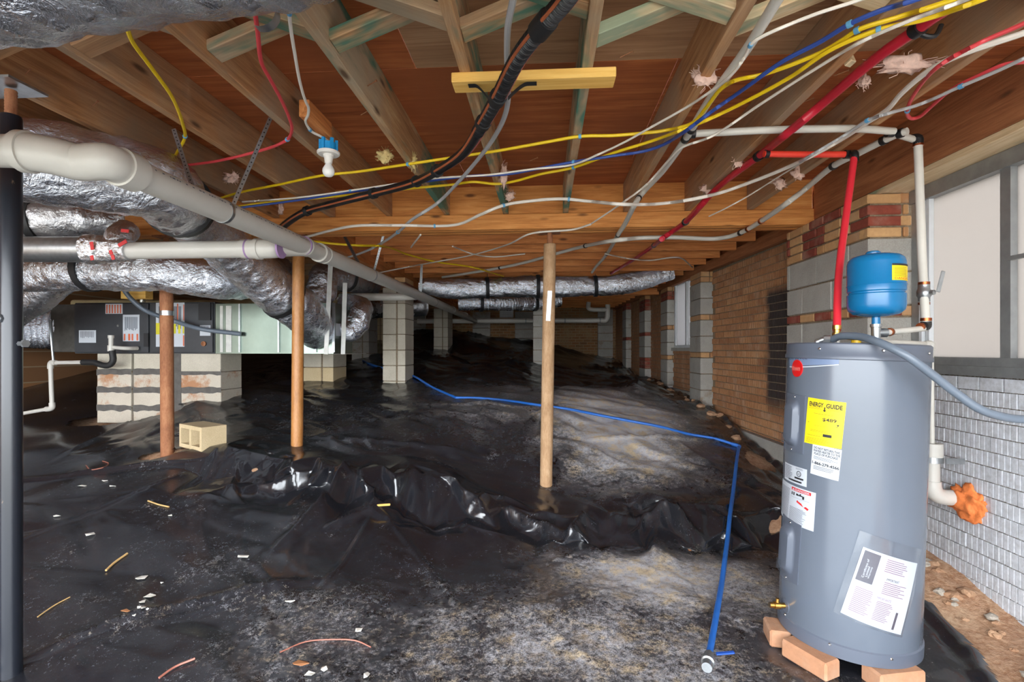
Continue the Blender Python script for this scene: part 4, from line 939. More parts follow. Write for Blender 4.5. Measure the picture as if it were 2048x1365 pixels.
MT['black_steel'] = t.set(t.mix(m, (.012, .014, .020), srgb(150, 126, 100)), t.math('ADD', t.math('MULTIPLY', m, .4), .28), None, n, .15, .004)
def post(pt, pb, Y, r, mat, label, name='steel_post', ztop=GB, plate=True):
    a = atY(pt[0], pt[1], Y); b = atY(pb[0], pb[1], Y); a = a + (a - b) * ((ztop - .10 - a.z) / (a.z - b.z)); b2 = b + (b - a) * (.06 / (a - b).length)
    p = empty(name, b, label, 'post')
    q = mb(); d = (a - b2); M = d.to_track_quat('Z', 'Y').to_matrix(); L = d.length
    q.lathe([(r, 0), (r, L * .5), (r, L - .005), (r - .005, L)], b2, 24, M); q.build('tube', mat, p, True)
    q = mb(); q.lathe([(.022, 0), (.022, ztop - a.z - .008)], a - Vector((0, 0, .002)), 14); q.build('screw_jack', MT['rust'], p, True)
    if plate: mb().box((a.x, Y, ztop - .006), (.17, .11, .012)).build('bearing_plate', MT['rust'], p)
    return p
bpost = post((1100, 470), (1092, 977), 4.06, .050, MT['rust_tan'], 'tan weathered steel post under the middle of the front girder')
post((597, 530), (594, 905), 4.06, .047, MT['rust_orange'], 'orange rusted steel post beside the metal plenum')
p3 = post((333, 570), (335, 910), 4.02, .050, MT['rust'], 'brown rusty steel post beside the loose hollow block')
c = atY(334, 627, 4.02); q = mb(); q.lathe([(.053, -.02), (.0535, -.02), (.0535, .02), (.053, .02)], c, 24, cap=False); q.build('strap', MT['galv'], p3, True)
c = atY(1098, 612, 4.06 - .055); q = mb()
for k_, (w_, h_) in enumerate(((.034, .24), (.014, .20))): q.box(c + Vector((.006 * k_, -.002 * k_, -.01 * k_)), (w_, .003, h_), Matrix.Rotation(.06 + .05 * k_, 3, 'Y'))
q.build('foil_strip', MT['galv'], bpost)
# black column near the photographer
bc = atD(22, 700, 2.05); cz0 = gz(bc.x, bc.y)
bp = empty('jack_post', (bc.x, bc.y, cz0), 'black painted steel jack post with bolt, beside the white drain elbow', 'post')
q = mb(); q.lathe([(.036, 0), (.036, .6), (.036, .98 - cz0), (.033, .99 - cz0)], (bc.x, bc.y, cz0 - .03), 28); q.build('tube', MT['black_steel'], bp, True)
q = mb(); q.lathe([(.021, 0), (.021, .012)] + [(.021 - .002 * (i % 2), .02 + .006 * i) for i in range(20)], (bc.x, bc.y, .93), 16); q.build('screw_jack', MT['rust'], bp, True)
mb().box((bc.x - .03, bc.y, JB - .005), (.22, .16, .01)).build('bearing_plate', MT['galv'], bp)
q = mb(); q.lathe([(.012, 0), (.018, .002), (.018, .010), (.012, .016)], bc + Vector((-.01, -.034, (700 - 638) / 1000 * 2.05)), 6, Vector((0, -1, 0)).to_track_quat('Z', 'Y').to_matrix()); q.build('bolt', MT['galv'], bp)
q = mb(); q.lathe([(.010, 0), (.010, .03), (.016, .03), (.016, .042)], bc + Vector((.034, 0, .025)), 6, Vector((1, -.2, 0)).to_track_quat('Z', 'Y').to_matrix()); q.build('bolt', MT['galv'], bp)

# ---- main drain pipe
MT['print'] = MT['ink_grey']; MT['primer'] = plain('purple_primer', srgb(150, 120, 160), .5)
XD, ZD, RD = -1.6, .69, .057
def onpipe(px):   # Y on the main pipe axis for a pixel column
    r = ray(px, 500); return XD * r[1] / r[0]
md = empty('drain_pipe', (XD, 5, ZD - .06), 'large white plastic drain pipe running back under the joists with elbow', 'pipe')
y0 = onpipe(262); yE = 11.4
q = mb(); q.tube([(XD, y0, ZD), (XD, 4, ZD), (XD, 8, ZD - .0), (XD, yE, ZD - .03)], RD, 28); mp = q.build('pipe', MT['pvc'], md, True)
el = [atD(-420, 300, 1.86), atD(-260, 300, 1.82), atD(-100, 300, 1.79)]
q = mb(); q.tube([el[0], el[1], el[2], atD(40, 303, 1.78)], RD, 24, True, 6); q.build('pipe', MT['pvc'], md, True)
bend = [atD(36, 303, 1.78), atD(70, 306, 1.785), atD(110, 313, 1.80), atD(160, 325, 1.83), Vector((XD - .004, onpipe(215), ZD)), Vector((XD, onpipe(240), ZD)), Vector((XD, onpipe(266), ZD))]
q = mb(); q.tube(bend, .0655, 28, True, 6); q.build('elbow', MT['pvc'], md, True)
bb = catmull(bend, 6); ring(bb[3], bb[4] - bb[2], .073, .028, MT['pvc'], md, 'elbow_hub', 32); ring(bb[-4], bb[-1] - bb[-5], .0735, .075, MT['pvc'], md, 'elbow_hub', 32)
for px, w in ((612, .03), (640, .05), (650, .03), (905, .10), (930, .05)): ring((XD, onpipe(px), ZD), (0, 1, 0), .064 if px != 640 else .068, w, MT['pvc'], md, 'coupling', 28)
ring((XD, onpipe(606), ZD), (0, 1, 0), .0646, .008, MT['primer'], md, 'primer_ring', 28)
for px in (742, 868, 905): ring((XD, onpipe(px), ZD), (0, 1, 0), .0595, .018, MT['alu'], md, 'hanger_band', 24)
q = mb(); rs = random.Random(3); y = y0 + .02
while y < 3.6:   # factory print line
    a = math.radians(28); w = rs.uniform(.006, .018); P_ = [(XD + (RD + .0006) * math.cos(a + s), yy, ZD + (RD + .0006) * math.sin(a + s)) for s, yy in ((-.06, y), (-.06, y + w), (.06, y + w), (.06, y))]
    q.add(P_, [(0, 1, 2, 3)]); y += w + rs.choice([.006, .008, .03])
q.build('print_line', MT['print'], md)
# branch coming in from the left
zb = .636; yb_ = 3.04; xa, xb_ = -4.4, XD - .02
br = empty('branch_drain', (-2.4, yb_, zb - .06), 'white plastic branch pipe taped to a galvanised sleeve', 'pipe')
x1 = atY(250, 497, yb_).x; x2 = atY(500, 497, yb_).x
q = mb(); q.tube([(x1 - .2, yb_, zb), (x2, yb_, zb)], .054, 24); q.build('pipe', MT['pvc'], br, True)
q = mb(); q.tube([(x2 - .05, yb_, zb), (x2 + .06, yb_, zb), (x2 + .14, yb_ + .02, zb + .005), (xb_ - .05, yb_ + .10, zb + .03), (xb_ + .03, yb_ + .2, zb + .05)], .060, 24, True, 4); q.build('wye', MT['pvc'], br, True)
for px, m, w, r in ((498, 'primer', .012, .0615), (517, 'pvc', .03, .066), (562, 'primer', .012, .0615)): p = atY(px, 497, yb_); ring((p.x, yb_, zb), (1, 0, 0), r, w, MT[m], br, 'primer_ring' if m == 'primer' else 'coupling', 28)
q = mb(); q.tube([(xa, yb_ - .02, zb + .03), (x1 - .14, yb_, zb + .01)], .082, 28); q.build('galvanised_sleeve', MT['galv'], br, True)
def foilmat(name, tint, rough, bs, sc, dark=0.0):
    t = NT(name); v = t.coord(rand=True); n = t.noise(v, sc, 6, .62, 1.2); n2 = t.noise(v, sc * 4.0, 4, .6, .8)
    vo = t.node('ShaderNodeTexVoronoi', feature='DISTANCE_TO_EDGE', i_Vector=v, i_Scale=sc * 1.3).outputs['Distance']; rd = t.math('ABSOLUTE', t.math('SUBTRACT', n, .5))
    h = t.math('ADD', t.math('MULTIPLY', rd, 1.6), t.math('ADD', t.math('MULTIPLY', n2, .55), t.math('MULTIPLY', vo, .5)))
    dn = t.ramp(t.noise(v, 2.5, 5, .7), [(.62 - dark, (0, 0, 0)), (.85 - dark, (.7, .7, .7))])
    c = t.mix(dn, tint, srgb(126, 112, 96)); r = t.math('ADD', t.math('MULTIPLY', dn, .45), rough)
    return t.set(c, r, t.math('SUBTRACT', .93, t.math('MULTIPLY', dn, .5)), h, bs, .03)
MT['foil'] = foilmat('foil_duct_wrap', srgb(232, 236, 244), .18, .6, 10)
MT['foil_dusty'] = foilmat('dusty_foil_duct_wrap', srgb(190, 190, 194), .24, .4, 8, .14)
MT['foil_tape'] = foilmat('foil_tape', srgb(230, 230, 232), .15, .5, 14)
def foil_tube(name, P, R, mat, parent, n=36, step=.02, amp=.012, wire=0.0, seed=0):
    P = catmull(P, 10); L = [0]
    for a, b in zip(P, P[1:]): L.append(L[-1] + (b - a).length)
    N = max(8, int(L[-1] / step)); Q2 = []; j = 0
    for i in range(N + 1):
        s = L[-1] * i / N
        while j < len(L) - 2 and L[j + 1] < s: j += 1
        Q2.append(P[j].lerp(P[j + 1], (s - L[j]) / max(1e-6, L[j + 1] - L[j])))
    fr = frames(Q2); V = []
    for i, p in enumerate(Q2):
        u, w = fr[i]; s = L[-1] * i / N; r0 = R(i / N) if callable(R) else R
        for k in range(n):
            a = 2 * math.pi * k / n; d = u * math.cos(a) + w * math.sin(a); c = p + d * r0
            rid = 1 - abs(mnoise.noise(Vector((math.cos(a) * 3.1, math.sin(a) * 3.1, s * 7 + seed)) * 1.7)) * 2
            r = r0 + amp * mnoise.noise(c * 7 + Vector((seed, 0, 0))) + amp * .7 * rid * .8 + amp * .5 * mnoise.noise(c * 24)
            if wire: r += wire * (.5 - abs(math.sin(s * math.pi / .045 + a * .16)) ** .6)
            V.append(p + d * r)
    Fc = [(i * n + k, i * n + (k + 1) % n, (i + 1) * n + (k + 1) % n, (i + 1) * n + k) for i in range(N) for k in range(n)] + [tuple(range(n - 1, -1, -1)), tuple(N * n + k for k in range(n))]
    q = mb(); q.add(V, Fc); return q.build(name, mat, parent, True, angle=math.radians(65)), Q2
def strap_loop(p, d, r, w, mat, parent, up=None, name='strap'):
    ring(p, d, r, w, mat, parent, name, 28)
    if up is not None:
        for s in (-1, 1):
            pass
        top = Vector(p) + Vector((0, 0, r)); e = Vector((top.x, top.y, up))
        if up - top.z > .01: board(name, top, e, w, .003, mat, parent, up=(1, 0, 0))
MT['strap_black'] = plain('black_webbing', (.014, .014, .015), .6, 0, .15)
# foil tape wrap on the branch
p0_ = atY(178, 494, yb_); p1_ = atY(262, 496, yb_)
foil_tube('foil_tape_wrap', [Vector((p0_.x, yb_, zb + .012)), Vector(((p0_.x + p1_.x) / 2, yb_, zb + .01)), Vector((p1_.x, yb_, zb))], lambda s: .094 - .028 * s, MT['foil_tape'], br, amp=.008, step=.008)
P_ = atY(232, 480, yb_); foil_tube('foil_tape_wrap', [Vector((P_.x, yb_ + .0, zb)), Vector((P_.x - .01, yb_ + .04, zb + .1)), Vector((P_.x - .03, yb_ + .12, zb + .16))], .075, MT['foil_tape'], br, amp=.008, step=.01)
q = mb()
for px, py, w, h, a in ((184, 492, .05, .022, 1.4), (222, 505, .03, .02, 1.2), (245, 487, .06, .022, -.5), (250, 462, .05, .02, .1), (184, 516, .03, .02, 1.4), (226, 515, .03, .02, 1.3)):
    p = atY(px, py, yb_ - .098); M = Matrix.Rotation(a, 3, 'Y'); q.box(p, (w, .004, h), M)
q.build('red_print', MT['ink_red'], br)

def duct(label, P, R, mat='foil', straps=(), name='flex_duct', **kw):
    P = [Vector(p) for p in P]; lo = min(P, key=lambda p: p.z)
    root = empty(name, (lo.x, lo.y, lo.z - (R if not callable(R) else R(.5))), label, 'duct', 'insulated flexible ducts')
    o, C_ = foil_tube('sleeve', P, R, MT[mat], root, **kw)
    for s, up in straps:
        i = int(s * (len(C_) - 1)); d = C_[min(i + 1, len(C_) - 1)] - C_[max(i - 1, 0)]; r = R(s) if callable(R) else R
        strap_loop(C_[i], d, r + .02, .05, MT['strap_black'], root, up)
    return root
def H(px, py, d): return atD(px, py, d)
duct('big dusty foil duct passing under the joists behind the drain pipe elbow', [H(-260, 312, 2.26), H(-80, 315, 2.29), H(60, 323, 2.34), H(190, 343, 2.47), H(310, 369, 2.66), H(350, 404, 2.96), H(395, 442, 3.38), H(470, 508, 3.85), H(545, 577, 4.30), H(610, 630, 4.72), Vector((-2.35, 5.0, .20))], lambda s: .180 + .006 * math.sin(s * 9), 'foil', [(.40, JB), (.80, None)], amp=.016, seed=1)
duct('horizontal shiny foil duct hanging under the white branch pipe', [H(-150, 540, 4.1), H(45, 545, 4.05), H(200, 540, 4.0), H(330, 545, 4.02), H(440, 560, 4.25), H(500, 562, 4.65), H(535, 550, 5.1), H(560, 542, 5.6)], .155, 'foil', [(.38, None)], amp=.014, seed=2)
duct('short foil duct tucked above the galvanised sleeve', [H(-120, 450, 3.45), H(30, 444, 3.42), H(110, 442, 3.45), H(190, 442, 3.55), H(250, 448, 3.65)], .13, 'foil_dusty', [(.6, None)], amp=.014, seed=3)
duct('dusty dark duct slanting down towards the air handler inlet', [H(180, 520, 4.5), H(120, 555, 4.5), H(60, 600, 4.55), H(-20, 640, 4.7), H(-120, 650, 4.9)], .15, 'foil_dusty', [], amp=.01, seed=4)
duct('wire-ribbed foil return duct joining the end of the air handler', [H(-60, 655, 5.5), H(40, 650, 5.45), Vector((-5.22, 5.3, .23)), Vector((-5.1, 5.3, .23))], .245, 'foil', [], amp=.01, wire=.022, seed=5, n=44, step=.011)
duct('foil duct overhead close to the photographer', [(-2.6, 1.15, .74), (-1.7, .98, .765), (-1.04, .90, .80), (-.56, .92, .855), (-.1, .80, .89), (.3, .45, .90)], .165, 'foil', [], amp=.016, seed=6)
duct('foil duct rising behind the orange rusted post', [Vector((-2.55, 5.25, .45)), H(640, 590, 5.5), H(648, 555, 5.6), H(690, 556, 6.1), H(740, 569, 7.0)], .155, 'foil', [(.5, None)], amp=.018, seed=7, step=.016)
duct('crumpled foil duct arching over the end of the plenum', [Vector((-2.19, 5.27, .20)), Vector((-2.10, 5.30, .22)), Vector((-2.05, 5.42, .38)), Vector((-2.10, 5.57, .48)), Vector((-2.32, 5.70, .53))], .12, 'foil', [], amp=.018, seed=8, step=.014)
duct('dark foil duct crossing behind the capped block pier', [H(690, 614, 6.6), H(740, 614, 7.2), H(800, 613, 7.7), H(850, 612, 7.9)], .16, 'foil_dusty', [], amp=.014, seed=9)
duct('long foil duct strapped beneath the rear joists', [H(838, 573, 7.0), H(870, 575, 7.02), H(900, 578, 7.05), H(950, 577, 7.1), H(1060, 574, 7.15), H(1190, 573, 7.14), H(1260, 566, 7.1), H(1310, 555, 7.08), H(1345, 545, 7.06)], lambda s: .10 + .042 * min(1, s / .2) + .010 * math.sin(s * 16) - .05 * max(0, s - .8) * 5, 'foil', [(.27, JB), (.47, JB), (.70, JB)], amp=.014, seed=10)
duct('wire-ribbed foil duct behind the long rear duct', [H(918, 606, 8.0), H(935, 606, 8.0), H(960, 606, 8.0), H(1020, 606, 8.2), H(1068, 606, 8.5), H(1120, 600, 8.6)], .125, 'foil', [(.2, JB), (.75, JB)], amp=.008, wire=.018, seed=11, step=.016)

# ---- air handler
MT['ahu'] = plain('charcoal_cabinet_paint', srgb(58, 60, 64), .42, .1, .18, 5, .05)
MT['dusty_black'] = plain('dusty_black_panel', srgb(70, 68, 64), .6, 0, .3, 12)
AY = 5.0; ax0 = atY(147, 650, AY).x; axm = atY(298, 650, AY).x; ax1 = atY(427, 650, AY).x; az0, az1 = -.040, .50
ah = empty('air_handler', ((ax0 + ax1) / 2, AY + .3, az0), 'charcoal air handler cabinet lying on concrete blocks with stickers', 'air handler')
mb().box(((ax0 + ax1) / 2, AY + .31, (az0 + az1) / 2), (ax1 - ax0, .58, az1 - az0)).build('cabinet', MT['ahu'], ah)
piece('access_panel', ((ax0 + axm) / 2, AY + .01, (az0 + az1) / 2), (axm - ax0 - .02, .025, az1 - az0 - .02), MT['ahu'], ah); piece('access_panel', ((axm + ax1) / 2, AY + .01, (az0 + az1) / 2), (ax1 - axm - .02, .025, az1 - az0 - .02), MT['ahu'], ah)
xc = atY(97, 650, AY).x; piece('inlet_collar', ((xc + ax0) / 2, AY + .29, (az0 + az1) / 2 - .0), (ax0 - xc, .54, az1 - az0 - .03), MT['dusty_black'], ah)
def flat(px0, py0, px1, py1, mat, parent, name, Y=AY - .004, th=.003, **kw):
    a = atY(px0, py0, Y); b = atY(px1, py1, Y); q = mb(); q.box(((a.x + b.x) / 2, Y, (a.z + b.z) / 2), (abs(b.x - a.x), th, abs(a.z - b.z))); return q.build(name, mat, parent, **kw)
MT['ink_or'] = plain('orange_print', srgb(206, 104, 70), .6)
MT['lab_yel'] = plain('dull_yellow_print', srgb(200, 190, 40), .6)
def sticker(x0, y0, x1, y1, stripes, print_rows=10, Y=AY - .004):
    o = flat(x0, y0, x1, y1, MT['white_lab'], ah, 'sticker', Y)
    for (a, b, c, d, m) in stripes: flat(x0 + (x1 - x0) * a, y0 + (y1 - y0) * b, x0 + (x1 - x0) * c, y0 + (y1 - y0) * d, MT[m], o, 'print', Y - .0022)
    if print_rows:
        q = mb(); rs = random.Random(int(x0))
        for i in range(print_rows):
            xx = x0 + (x1 - x0) * (.1 + .8 * i / print_rows); a = atY(xx, y0 + (y1 - y0) * .08, Y - .002); b = atY(xx + (x1 - x0) * .03, y0 + (y1 - y0) * rs.uniform(.5, .62), Y - .002); q.box(((a.x + b.x) / 2, Y - .002, (a.z + b.z) / 2), (abs(b.x - a.x), .001, abs(a.z - b.z)))
        q.build('fine_print', MT['ink_grey'], o)
sticker(211, 608, 245, 628, [(.05 + .16 * i, .1, .12 + .16 * i, .95, 'ink_or') for i in range(6)], 0)
sticker(246, 630, 279, 683, [(.05, .72, .14, .97, 'ink_or'), (.32, .72, .44, .97, 'ink_or'), (.52, .72, .62, .97, 'ink_or'), (.82, .72, .92, .97, 'ink_or')], 14)
sticker(158, 661, 192, 686, [], 9)
sticker(312, 606, 369, 694, [(.0, .46, .17, .72, 'lab_yel'), (.62, .48, .70, .70, 'lab_yel'), (.78, .48, .86, .70, 'lab_yel'), (.94, .48, .99, .70, 'lab_yel'), (.74, .02, .78, .42, 'ink_or'), (.96, .04, .99, .40, 'ink_or'), (.95, .74, .99, .98, 'ink_or')], 16)
sticker(400, 651, 421, 672, [], 7)
flat(398, 606, 422, 641, MT['ink'], ah, 'window_box', AY - .008, .02)
c = atY(408, 688, AY - .006); q = mb(); q.lathe([(.026, 0), (.026, .012), (.018, .012), (.018, .004)], c, 16, Vector((0, -1, 0)).to_track_quat('Z', 'Y').to_matrix()); q.build('port', MT['rust'], ah, True)
c = atY(236, 652, AY - .004); q = mb(); q.lathe([(.012, 0), (.012, .004)], c, 12, Vector((0, -1, 0)).to_track_quat('Z', 'Y').to_matrix()); q.build('plug', MT['galv'], ah)
flat(288, 667, 297, 694, MT['ink'], ah, 'wiring_slot', AY - .006, .01)
# plenum
MT['plen'] = plain('plenum_sheet_metal', srgb(118, 130, 120), .3, .9, .12, 4)
MT['mastic'] = plain('white_mastic', srgb(206, 206, 200), .8, 0, .1, 20, .5)
px0_, px1_ = atY(431, 650, AY).x, atY(667, 650, AY).x
pn = empty('supply_plenum', ((px0_ + px1_) / 2, AY + .25, az0), 'galvanised sheet metal plenum box joined to the air handler', 'plenum')
mb().box(((px0_ + px1_) / 2, AY + .25, (az0 + az1) / 2 - .01), (px1_ - px0_, .5, az1 - az0 - .02)).build('box', MT['plen'], pn)
flat(452, 612, 463, 705, MT['mastic'], pn, 'sealant_band', AY - .003); flat(440, 612, 446, 705, MT['mastic'], pn, 'sealant_band', AY - .003)
for px in (478, 556, 630): flat(px, 608, px + 3, 705, MT['galv'], pn, 'standing_seam', AY - .01, .02)
flat(665, 606, 670, 705, MT['galv'], pn, 'corner_seam', AY - .004, .02)
a = atX(677, 660, px1_ + .003); mb().box((px1_ + .002, a.y, a.z), (.004, .12, .13)).build('paper_tag', MT['white_lab'], pn)
# white tie straps round the plenum
MT['tie'] = plain('translucent_tie_strap', srgb(206, 206, 200), .45)
for k, (pa, pb_) in enumerate((((662, 512), (652, 708)), ((690, 566), (686, 700)))):
    s0 = atY(*pa, AY - (.30 if k == 0 else .06)); s1 = atY(*pb_, AY - (.24 if k == 0 else .05)); s2 = Vector((s1.x + (.10 if k == 0 else .02), AY + .5, az0 - .002)); s1.z = az0 - .004
    o = empty('hanger_strap', s1, ('white plastic hanger strap looped under the plenum corner', 'narrow white hanger strap at the end of the plenum')[k], 'strap')
    board('band', s0, s1, .045, .003, MT['tie'], o, up=(0, -1, 0)); board('band', s1, s2, .045, .003, MT['tie'], o, up=(0, 0, 1))
# ---- block stacks under the air handler
MT['sealer'] = plain('grey_joint_sealer', srgb(92, 88, 84), .85, 0, .2, 16, .4)
def stack(px0, px1, label, cols, ybot):
    a = atY(px0, 700, AY).x; b = atY(px1, 700, AY).x; z1 = az0; zb_ = -.78
    o = empty('block_stack', ((a + b) / 2, AY + .2, zb_), label, 'block stack'); w = (b - a) / cols
    for r_ in range(4):
        for c_ in range(cols):
            zt_ = z1 - .192 * r_; zl = max(zt_ - .192, zb_)
            piece('concrete_block', (a + w * (c_ + .5), AY + .2 + random.uniform(-.004, .004), (zt_ + zl) / 2), (w - .008, .36, zt_ - zl - .004), MT['cmu_light'] if r_ == 0 else MT['cmu_rust'], o, 0, .004)
        if r_ < 3:
            q = mb(); n = 22; V = []
            zj = z1 - .192 * (r_ + 1)
            for i in range(n + 1):
                x = a + (b - a) * i / n; u = .030 + .02 * mnoise.noise(Vector((x * 9, r_, px0))); l = .032 + .022 * mnoise.noise(Vector((x * 11, r_ + 5, px0)))
                V += [(x, AY + .017, zj + u), (x, AY + .017, zj - l)]
            q.add(V, [(2 * i, 2 * i + 1, 2 * i + 3, 2 * i + 2) for i in range(n)]); q.build('joint_sealer', MT['sealer'], o)
    if cols == 2:
        x = a + w; q = mb(); V = []
        for i in range(13): zz = z1 - i * .056; V += [(x - .05 + .02 * mnoise.noise(Vector((i, 0, 0))), AY + .016, zz), (x + .05 + .02 * mnoise.noise(Vector((i, 7, 0))), AY + .016, zz)]
        q.add(V, [(2 * i, 2 * i + 2, 2 * i + 3, 2 * i + 1) for i in range(12)]); q.build('joint_sealer', MT['sealer'], o)
stack(190, 260, 'narrow clay-stained block stack under the air handler by the condensate trap', 1, 840)
stack(263, 440, 'wide block stack with grey sealed joints under the air handler', 2, 830)
# ---- condensate drain
cp_ = empty('condensate_drain', atY(100, 820, 4.86), 'small white condensate pipe with tee and black wrapped trap', 'pipe')
Yc = 4.86; A = lambda x, y: atY(x, y, Yc)
for nm, P_, r_, m_ in (('standpipe', [A(222, 672), A(222, 704)], .022, 'pvc'), ('stub', [A(224, 695), A(250, 697), A(256, 697) + Vector((0, .12, 0))], .019, 'pvc'), ('wrapped_trap', [A(224, 702), A(226, 722), A(218, 731), A(205, 731), A(190, 726), A(165, 725)], .030, 'strap_black'),
                       ('pipe', [A(166, 725), A(108, 726)], .02, 'pvc'), ('drop', [A(101, 733), A(104, 812)], .02, 'pvc'), ('pipe', [A(98, 818), A(20, 832)], .019, 'pvc')):
    q = mb(); q.tube(P_, r_, 14, True, 4); q.build(nm, MT[m_], cp_, True)
for P_ in ([A(112, 726), A(103, 726), A(101, 731), A(101, 738)], [A(104, 806), A(104, 815), A(100, 818), A(92, 819)]):
    q = mb(); q.tube(P_, .027, 14, True, 4); q.build('elbow', MT['pvc'], cp_, True)
c = A(222, 697); q = mb(); q.lathe([(.03, -.03), (.03, .03)], c, 16); q.build('tee', MT['pvc'], cp_, True); c = A(222, 674); q = mb(); q.lathe([(.027, -.015), (.027, .015)], c, 16); q.build('cap', MT['pvc'], cp_, True)
q = mb(); q.tube([A(107, 722), A(104, 690), A(100, 640)], .012, 8, True); q.build('hanger', MT['galv'], cp_, True)
# grey cable from the ceiling to the plenum
pipe('cable', [A(288, 560) + Vector((0, -.3, 0)), A(292, 590) + Vector((0, -.25, 0)), A(312, 622) + Vector((0, -.15, 0)), A(345, 641), A(400, 658), A(470, 668) + Vector((0, .1, 0))], .022, MT['conduit'], 'thick grey cable sagging across the air handler front', 'cable')
# scrap lumber block and bottle on top
lb = A(290, 580) + Vector((0, -.1, 0)); board('wood_block', lb + Vector((-.13, 0, 0)), lb + Vector((.13, 0, 0)), .10, .21, MT['pine'], label='new pine block fixed by the rusty post top', cat='wood block')
c = A(253, 600); bt_ = empty('water_bottle', (c.x, c.y + .2, az1), 'small clear plastic water bottle standing on the air handler', 'bottle')
t = NT('clear_plastic'); tp = t.node('ShaderNodeBsdfTransparent', i_Color=(.85, .9, .95, 1)); gl = t.node('ShaderNodeBsdfGlossy', i_Roughness=.1); a = t.node('ShaderNodeMixShader', i_0=.25, i_1=tp.outputs[0], i_2=gl.outputs[0]); t.L.new(a.outputs[0], t.out.inputs[0]); MT['clear'] = t.m
q = mb(); q.lathe([(.03, 0), (.033, .01), (.033, .12), (.03, .14), (.014, .165), (.013, .18)], (c.x, c.y + .2, az1), 20); q.build('bottle', MT['clear'], bt_, True)
q = mb(); q.lathe([(.0335, .06), (.0335, .11)], (c.x, c.y + .2, az1), 20, cap=False); q.build('label_band', plain('blue_label', srgb(40, 70, 120), .5), bt_, True)
q = mb(); q.lathe([(.016, .172), (.016, .19)], (c.x, c.y + .2, az1), 14); q.build('cap', MT['pex_white'], bt_, True)
# beige pipe behind the air handler
pipe('supply_pipe', [(-6.3, 6.3, .62), (-2.6, 6.3, .60)], .05, plain('aged_cream_pipe', srgb(190, 172, 130), .5), 'aged cream pipe running behind the air handler', 'pipe', 16, 2)
# far branch pipes
fp = empty('drain_pipe', (0, yE, .5), 'white drain pipe crossing in front of the far brick wall', 'pipe'); a = atY(835, 643, yE); b = atY(1205, 641, yE)
zf = ZD - .03
q = mb(); q.tube([(a.x, yE, zf), (b.x, yE, zf)], .055, 18); q.build('pipe', MT['pvc'], fp, True)
q = mb(); q.tube([(b.x - .02, yE, zf), (b.x + .06, yE, zf), (b.x + .10, yE, zf + .05), (b.x + .11, yE, zf + .12), (b.x + .12, yE, zf + .36)], .055, 18, True, 4); q.build('elbow', MT['pvc'], fp, True)
q = mb(); c = b.x + .11; q.tube([(c, yE, zf + .25), (c - .35, yE, zf + .25), (c - .42, yE, zf + .28), (c - .42, yE, zf + .42)], .05, 16, True, 4); q.build('trap', MT['pvc'], fp, True)
for px in (1052, 1068, 1130, 1200): c = atY(px, 640, yE); ring((c.x, yE, zf), (1, 0, 0), .058, .03, MT['alu'], fp, 'hanger_band', 18)
a = atY(680, 593, 6.07); q = mb(); q.tube([(a.x, 6.07, .655), (XD - .12, 6.07, .655), (XD - .02, 6.25, .68)], .046, 18, True, 5)
q.build('branch_pipe', MT['pvc'], None, True, label='white branch pipe joining the main drain in front of the capped pier', cat='pipe')
# ================================================================ wires and supply tubes under the joists
CAB = {k: plain('cable_' + k, c, .45, 0, .05) for k, c in dict(yellow=srgb(236, 200, 24), white=srgb(226, 218, 206), blue=srgb(46, 74, 150), red=srgb(214, 70, 76), grey=srgb(176, 176, 176)).items()}
MT['tie_blue'] = plain('blue_staple', srgb(96, 160, 200), .5)
PLACED = []                      # (name, points, radius) of every line already hung
def under(px, py, z):
    """point under the joists; dips below the girders where the line crosses them"""
    p = atZ(px, py, z); sm = lambda k: k * k * (3 - 2 * k)
    k = sm(min(1, max(0, (p.y - 3.35) / .4)) * min(1, max(0, (5.3 - p.y) / .5)))
    if p.y > 4.4: k = max(k, sm(min(1, max(0, (p.x + 2.6) / .2)) * min(1, max(0, (-1.55 - p.x) / .2))))
    return atZ(px, py, z + (GB - .028 - z) * k) if k > 0 else p
def pixpath(pts, z, r=.008, name='', skip=(), zlist=None):
    """line through the pixels; where it meets a line hung before, it passes below that one"""
    fl_ = [Vector((p[0], p[1], (zlist[i] if zlist else z) * 1000)) for i, p in enumerate(pts)]
    n = max(4, 14 if len(pts) > 2 else 12); C_ = catmull(fl_, n); P = [under(c.x, c.y, c.z / 1000) for c in C_]; Z = np.array([p.z for p in P])
    for _ in range(6):
        A = np.array([tuple(p) for p in P]); need = Z.copy()
        for nm, B, rb in PLACED:
            if nm in skip: continue
            gap = r + rb + .0012
            d = np.hypot(A[:, None, 0] - B[None, :, 0], A[:, None, 1] - B[None, :, 1]); m = d < gap + .018
            lim = np.where(m & (np.abs(A[:, None, 2] - B[None, :, 2]) < gap + .05), B[None, :, 2] - gap, 9).min(1); need = np.minimum(need, np.where(A[:, 2] > lim, lim, Z))
        if (Z - need).max() < 1e-4: break
        low = Z - need; k = np.array([max(low[max(0, i - 2):i + 3]) for i in range(len(low))]); sm = k.copy()
        for _s in range(8): sm = np.maximum(k, np.convolve(np.pad(sm, 1, 'edge'), [.25, .5, .25], 'valid'))
        Z = Z - sm; P = [atZ(c.x, c.y, zz) for c, zz in zip(C_, Z)]
    D = []
    for a_, b_ in zip(P, P[1:]): m = max(1, int((b_ - a_).length / .012)); D += [tuple(a_.lerp(b_, j / m)) for j in range(m)]
    PLACED.append((name, np.array(D + [tuple(P[-1])]), r)); return P
